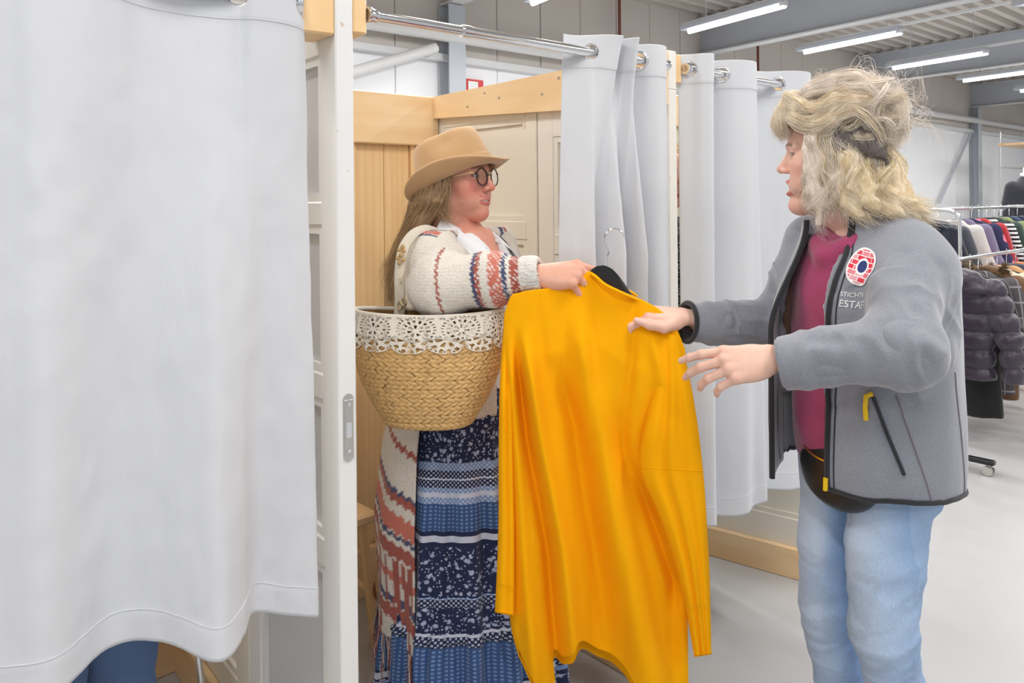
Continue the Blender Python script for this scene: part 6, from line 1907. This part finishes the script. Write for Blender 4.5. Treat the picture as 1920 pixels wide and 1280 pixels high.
    hr_ = mk('hair', to_world(V, HCs, fw), F, MT['hair'], E, col={'tint': C}); hr_['label'] = 'curly golden hair'
def tweed_mat():
    t = NT('black_white_tweed'); v = t.coord(); n = t.noise(v, 160, 3, .7)
    return t.set(t.ramp(n, [(.50, (.01, .01, .012, 1)), (.62, (.55, .55, .56, 1))]), .9, 0)
MT['tweed'] = tweed_mat()
shopper()

# ================================================================== CLOTHES RACKS
def cloth_mats():
    out = {}
    for nm, c in dict(navy=(30, 38, 66), black=(26, 25, 28), plum=(66, 56, 72), plaid=(92, 88, 92), brown=(112, 80, 52), cream=(224, 204, 178), tan=(196, 150, 104), darknavy=(30, 34, 52), slate=(70, 74, 86), greyprint=(206, 202, 200), lilac=(120, 110, 140), red=(176, 30, 44), green=(44, 66, 58), olive=(130, 142, 92), teal=(36, 60, 88), orange=(226, 120, 60), suit=(46, 48, 56)).items():
        out[nm] = fabric('cloth_' + nm, srgb(*c), 400, .3, .10)
    t = NT('cloth_stripe'); s = t.sepxyz(t.coord()); out['stripe'] = t.set(t.mix(t.math('GREATER_THAN', t.math('SINE', t.math('MULTIPLY', s[2], 190)), 0), srgb(20, 20, 26), srgb(232, 232, 234)), .9)
    t = NT('cloth_floral'); v = t.coord(); d = t.voro(v, 14); out['floral'] = t.set(t.mix(t.ramp(d, [(.30, 1.0), (.36, 0.0)]), srgb(48, 48, 84), srgb(226, 128, 156)), .9)
    t = NT('cloth_check'); s = t.sepxyz(t.coord(scale=(1, 1, 1)))
    g = t.math('MAXIMUM', t.math('GREATER_THAN', t.math('SINE', t.math('MULTIPLY', s[2], 70)), .93), t.math('GREATER_THAN', t.math('SINE', t.math('MULTIPLY', t.math('ADD', s[0], s[1]), 70)), .93))
    out['check'] = t.set(t.mix(g, srgb(84, 80, 84), srgb(150, 146, 148)), .9)
    t = NT('cloth_puffer'); out['puffer'] = t.set(srgb(58, 48, 64), .38, 0, Sheen_Weight=.2); 
    t.bump(t.noise(t.coord(), 45, 4, .6), .35, .006)
    return out
CM = cloth_mats()
GRP = {}
def garment(name, c, wdir, width, length, mat, label, cat, group, style='coat', depth=.055, sleeve=.56, seed=0, h=.011, rail=None, hook=True):
    """c: point on the rail above; the garment hangs in the plane of wdir"""
    wd = unit([wdir[0], wdir[1], 0]); dd = np.array([-wd[1], wd[0], 0])
    zt = c[2] - .085
    hw_ = width / 2
    R0 = hw_ + .16
    f = SDF(c + np.array([-R0, -R0, -.10 - length]), c + np.array([R0, R0, .02]), h)
    zs = np.array([zt - length, zt - length * .5, zt - .25, zt - .12, zt - .05, zt])
    flare = 1.12 if style in ('coat', 'long') else 1.0
    f.column(c, wd, dd, zs, [hw_ * .80 * flare, hw_ * .80, hw_ * .80, hw_ * .82, hw_ * .60, .055], [depth * 1.15, depth, depth, depth, depth * .85, .045], k=.01, power=2.4)
    if sleeve:
        for s in (-1, 1):
            f.chain([c + wd * s * hw_ * .78 + (0, 0, zt - c[2] - .085), c + wd * s * (hw_ + .035) + (0, 0, zt - c[2] - .085 - sleeve * .5), c + wd * s * (hw_ + .05) + (0, 0, zt - c[2] - .085 - sleeve)], [depth * 1.1, depth * 1.05, depth * .8], .02)
    if style == 'puffer':
        f.ell(c - dd * .03 + (0, 0, zt - c[2] - .035), (.14, .075, .075), .03, R=np.stack([wd, dd, [0, 0, 1]], 1)); f.ell(c - dd * .055 + (0, 0, zt - c[2] - .085), (.16, .055, .05), .02, R=np.stack([wd, dd, [0, 0, 1]], 1))
    if style in ('hood', 'fur'):
        f.ell(c - dd * .02 + (0, 0, zt - c[2] - .03), (.11, .06, .055), .03, R=np.stack([wd, dd, [0, 0, 1]], 1))
    P, Q = f.mesh(); P = relax(P, Q, 2, .4); N = normals(P, Q)
    x = (P - c) @ wd; z = P[:, 2] - zt
    if style in ('puffer', 'quilt'):
        per = .105 if style == 'puffer' else .06
        ph = (z / per) + .12 * np.sin(x * 14)
        P = P + N * (.026 * (np.abs(np.sin(np.pi * ph)) ** .55 - .7) * (z < -.10))[:, None]
        P = P + N * (.007 * vnoise(P, 24, seed, 3))[:, None]
    else:
        P = P + N * (.010 * vnoise(np.stack([x * 12, z * 2.2, (P - c) @ dd * 6], 1), 1.0, seed, 2) * np.clip(-z * 5, 0, 1))[:, None]
    E = empty(name, (c[0], c[1], c[2] - .08 - length), math.atan2(wd[1], wd[0]), label, cat, group)
    mk('body', P, Q, mat, E)
    if style == 'fur':
        r_ = np.random.default_rng(seed); G = []
        for k in range(60):
            a = r_.uniform(0, 6.28); p = c - dd * .02 + wd * .10 * math.cos(a) + dd * .055 * math.sin(a) + np.array([0, 0, zt - c[2] - .01 + .02 * r_.normal()])
            o = wd * math.cos(a) * .03 + dd * math.sin(a) * .03 + np.array([0, 0, .015 * r_.normal()])
            G.append(([p, p + o * .6 + (0, 0, .006), p + o], .01, .022, 22))
        V, F, C = strands(G, r_, m=5, r=.0012, wave=.006, freq=1, cols=[srgb(120, 96, 66), srgb(92, 72, 50), srgb(150, 124, 88)])
        mk('fur_collar', V, F, MT['hair'], E, col={'tint': C})
    if style == 'puffer':
        MB().tube([c - dd * (depth * 1.3) + np.array([0, 0, zt - c[2] - t]) for t in np.linspace(.13, length - .02, 12)], .006, 8).build('zipper', MT['zip'], E, smooth=True)
    if hook:
        hg = empty('coat_hanger', (c[0], c[1], zt - .03), math.atan2(wd[1], wd[0]), 'hanger of the ' + label, 'hanger', 'hangers on the clothes racks')
        a = np.linspace(-.6, 3.5, 14)
        hkp = [c + dd * .016 * math.cos(t) * 1.0 + np.array([0, 0, .004 + .016 * math.sin(t)]) for t in a[::-1]] + [c + np.array([0, 0, -.03]), c + np.array([0, 0, -.075])]
        MB().tube(hkp, .0022, 6).build('hook', MT['chrome'], hg, smooth=True)
        MB().tube(spline([c + wd * s * hw_ * .80 + np.array([0, 0, -.135 + .05 * (1 - abs(s))]) for s in np.linspace(-1, 1, 5)], 15), .006, 6).build('bar', MT['black_plastic'], hg, smooth=True)
    return E

def rack(p0, L, h, label, wid=.5, frame=True):
    """rail from p0 along the row; base bars with castors, upright posts"""
    E = empty('clothes_rack', (p0[0], p0[1], 0), TH, label, 'rack', 'chrome clothes racks')
    fr = lambda Q: np.array([p0[0], p0[1], 0]) + np.asarray(Q, float)[:, :1] * FD + np.asarray(Q, float)[:, 1:2] * ND + np.asarray(Q, float)[:, 2:3] * np.array([[0, 0, 1.]])
    MB().tube(fr([(0, 0, h), (L, 0, h)]), .0125, 12).build('rail', MT['chrome'], E, smooth=True)
    for a in (0, L):
        if frame:
            MB().tube(spline(fr([(a, -wid / 2, .08), (a, -wid / 2, .5), (a, -wid / 2, h - .12), (a, -wid / 2 + .02, h - .03), (a, -wid / 2 + .08, h), (a, 0, h), (a, wid / 2 - .08, h), (a, wid / 2 - .02, h - .03), (a, wid / 2, h - .12), (a, wid / 2, .5), (a, wid / 2, .08)]), 60), .0125, 12).build('end_frame', MT['chrome'], E, smooth=True)
        else:
            MB().tube(fr([(a, 0, .07), (a, 0, h)]), .0125, 12).build('post', MT['chrome'], E, smooth=True)
        ft = MB().box((a - .02, -wid / 2 - .03, .055), (a + .02, wid / 2 + .03, .08), fr, .005).build('foot', MT['black_plastic'], E)
        for b in (-wid / 2, wid / 2):
            for e in (-.012, .012):
                MB().lathe([(.0005, -.008), (.024, -.008), (.026, 0), (.024, .008), (.0005, .008)], fr([(a + e * 1.6, b, .026)])[0], 16, axis=tuple(FD)).build('castor', MT['steel'], ft, smooth=True)
            MB().tube(fr([(a, b, .03), (a, b, .06)]), .007, 8).build('castor_stem', MT['chrome'], ft, smooth=True)
    return fr
WD = -ND      # garments hang across the rail
pA = np.array([2.44, 4.56]); hA = 1.075
frA0 = rack(pA - .25 * FD[:2], 2.2, hA, 'chrome clothes rack with low rail of winter coats', .62, False)
frA = lambda Q: frA0(np.asarray(Q, float) + [.25, 0, 0])
for t, nm, wdt, ln, mt, st, lb, cat in (
    (-.12, 'coat', .34, .66, 'navy', 'bare', 'navy wool coat half hidden by the fleece jacket', 'coat'),
    (.27, 'puffer_jacket', .46, .60, 'puffer', 'puffer', 'dark plum padded jacket with hood on the low rail', 'jacket'),
    (.44, 'coat', .40, .86, 'black', 'long', 'long black coat hanging lowest behind the plum jacket', 'coat'),
    (.58, 'coat', .44, .74, 'check', 'coat', 'grey checked wool coat behind the plum jacket sleeve', 'coat'),
    (.74, 'coat', .42, .80, 'brown', 'fur', 'brown coat with fur collar on the low rail', 'coat'),
    (.92, 'quilted_jacket', .46, .62, 'cream', 'quilt', 'cream quilted jacket on the low rail', 'jacket'),
    (1.10, 'jacket', .46, .60, 'tan', 'coat', 'tan jacket behind the cream quilted one', 'jacket'),
    (1.28, 'coat', .46, .66, 'slate', 'coat', 'slate grey coat beyond the tan jacket', 'coat'),
    (1.46, 'jacket', .46, .60, 'orange', 'coat', 'orange jacket far along the low rail', 'jacket')):
    garment(nm, frA([(t, 0, hA)])[0], WD, wdt, ln, CM[mt], lb, cat, 'coats on the low rail', st, seed=int(t * 100), depth=.062 if st in ('puffer', 'quilt') else .05, sleeve=0 if st == 'bare' else .52)
pB = np.array([2.92, 5.72]); hB = 1.352
frB = rack(pB, 2.5, hB, 'chrome clothes rack with high rail of shirts and tops', .50, True)
for t, nm, wdt, ln, mt, lb in (
    (.10, 'hooded_top', .42, .70, 'darknavy', 'dark navy hooded top nearest on the high rail'), (.30, 'jacket', .42, .70, 'slate', 'dark slate jacket second on the high rail'),
    (.62, 'blouse', .38, .66, 'greyprint', 'pale grey printed blouse on the high rail'), (.80, 'cardigan', .38, .66, 'lilac', 'lilac cardigan next to the pale blouse'),
    (.98, 'dress', .40, .74, 'floral', 'dark dress with pink flowers on the high rail'), (1.14, 'top', .38, .64, 'red', 'red top on the high rail'),
    (1.32, 'striped_top', .40, .66, 'stripe', 'black and white striped top on the high rail'), (1.50, 'shirt', .40, .66, 'green', 'dark green shirt on the high rail'),
    (1.68, 'shirt', .40, .60, 'olive', 'olive green shirt on the high rail'), (1.88, 'shirt', .42, .66, 'teal', 'dark teal shirt on the high rail'), (2.10, 'jacket', .44, .70, 'navy', 'navy jacket furthest along the high rail'), (2.35, 'jacket', .44, .70, 'darknavy', 'dark navy jacket at the end of the high rail')):
    garment(nm, frB([(t, 0, hB)])[0], WD, wdt, ln, CM[mt], lb, 'clothes', 'tops on the high rail', 'hood' if 'hood' in nm else 'coat', seed=int(t * 90), depth=.05, sleeve=.50)

# dressed tailor's dummy beyond the racks
def dummy():
    c = W(1930, 395, 8.5); c0 = np.array([c[0], c[1], 0])
    D = empty('tailors_dummy', c0, 0, 'tailors dummy stand under the dark suit jacket', 'dummy')
    MB().tube([c0 + (0, 0, .02), c0 + (0, 0, 1.45)], .02, 10).build('pole', MT['steel'], D, smooth=True)
    MB().lathe([(.0005, 0), (.20, 0), (.20, .02), (.0005, .03)], c0, 24).build('base', MT['black_plastic'], D, smooth=True)
    f = SDF(c0 + (-.3, -.3, 1.0), c0 + (.3, .3, 1.82), .012)
    ax, ay = np.array([1., 0, 0]), np.array([0, 1., 0])
    f.column(c0, ax, ay, [1.05, 1.2, 1.4, 1.55, 1.62, 1.75], [.15, .13, .16, .17, .08, .055], [.11, .10, .11, .10, .06, .055], k=.02)
    P, Q = f.mesh(); mk('torso', relax(P, Q, 2), Q, MT['shirt'], D)
    S = empty('suit_jacket', c0 + (0, 0, .95), 0, 'dark suit jacket with white collar above the right hand rail', 'jacket')
    f = SDF(c0 + (-.4, -.4, .9), c0 + (.4, .4, 1.76), .011)
    f.column(c0, ax, ay, [.95, 1.2, 1.4, 1.54, 1.61, 1.66], [.20, .18, .195, .20, .12, .075], [.15, .135, .14, .125, .09, .07], k=.02)
    for s in (-1, 1): f.chain([c0 + (s * .175, 0, 1.53), c0 + (s * .25, 0, 1.25), c0 + (s * .25, -.03, 1.0)], [.075, .062, .05], .03)
    A = f.A; f.A = np.maximum(A, -(A + .022))
    f.put(lambda X, Y, Z: Z - 1.65 + 0 * X + 0 * Y, c0 + (-.5, -.5, 1.6), c0 + (.5, .5, 1.8), .002, 'and')
    P, Q = f.mesh(); mk('body', relax(P, Q, 2), Q, CM['suit'], S)
    an = np.linspace(0, 2 * np.pi, 30)
    MB().tube([c0 + (.07 * math.cos(a), .068 * math.sin(a), 1.665 + .012 * math.sin(a)) for a in an], .016, 8).build('shirt_collar', MT['shirt'], S, smooth=True)
dummy()
# shelf unit by the wall and low bench with a red crate
def shelf():
    c = Hm([(21.2, 5.9, 0)])[0]
    E = empty('shelf_unit', c, TH, 'thin metal shelf unit with wooden top by the white wall', 'shelf')
    fr = lambda Q: c + np.asarray(Q, float)[:, :1] * FD + np.asarray(Q, float)[:, 1:2] * ND + np.asarray(Q, float)[:, 2:3] * np.array([[0, 0, 1.]])
    for a in (0, 2.4):
        for b in (0, .5):
            MB().tube(fr([(a, b, 0), (a, b, 2.95)]), .02, 8).build('post', MT['steel'], E, smooth=True)
    for z in (.5, 1.3, 2.1):
        MB().box((-.03, -.02, z), (2.43, .52, z + .03), fr).build('shelf', MT['steel'], E)
    MB().box((-.05, -.04, 2.62), (2.45, .54, 2.68), fr, .004).build('top_board', MT['pine_u'], E)
shelf()
def bench():
    c = np.array([4.05, 6.05, 0])
    fr = lambda Q: c + np.asarray(Q, float)[:, :1] * FD + np.asarray(Q, float)[:, 1:2] * ND + np.asarray(Q, float)[:, 2:3] * np.array([[0, 0, 1.]])
    E = empty('bench', c, TH, 'low wooden bench under the coats at the right edge', 'bench')
    for k in range(3): MB().box((0, -.20 + k * .135, .30), (1.2, -.20 + k * .135 + .125, .33), fr, .004).build('slat', MT['pine_u'], E)
    for a in (.04, 1.10):
        for b in (-.19, .15): MB().box((a, b, 0), (a + .05, b + .05, .30), fr, .004).build('leg', MT['pine_z'], E)
    C = empty('crate', fr([(.45, 0, 0)])[0], TH, 'red plastic crate under the low wooden bench', 'crate')
    MB().box((.22, -.13, .0), (.62, .12, .015), fr).build('bottom', MT['sign_red'], C)
    for q in (((.22, -.13, .015), (.62, -.115, .26)), ((.22, .105, .015), (.62, .12, .26)), ((.22, -.115, .015), (.235, .105, .26)), ((.605, -.115, .015), (.62, .105, .26))):
        MB().box(q[0], q[1], fr).build('side', MT['sign_red'], C)
bench()
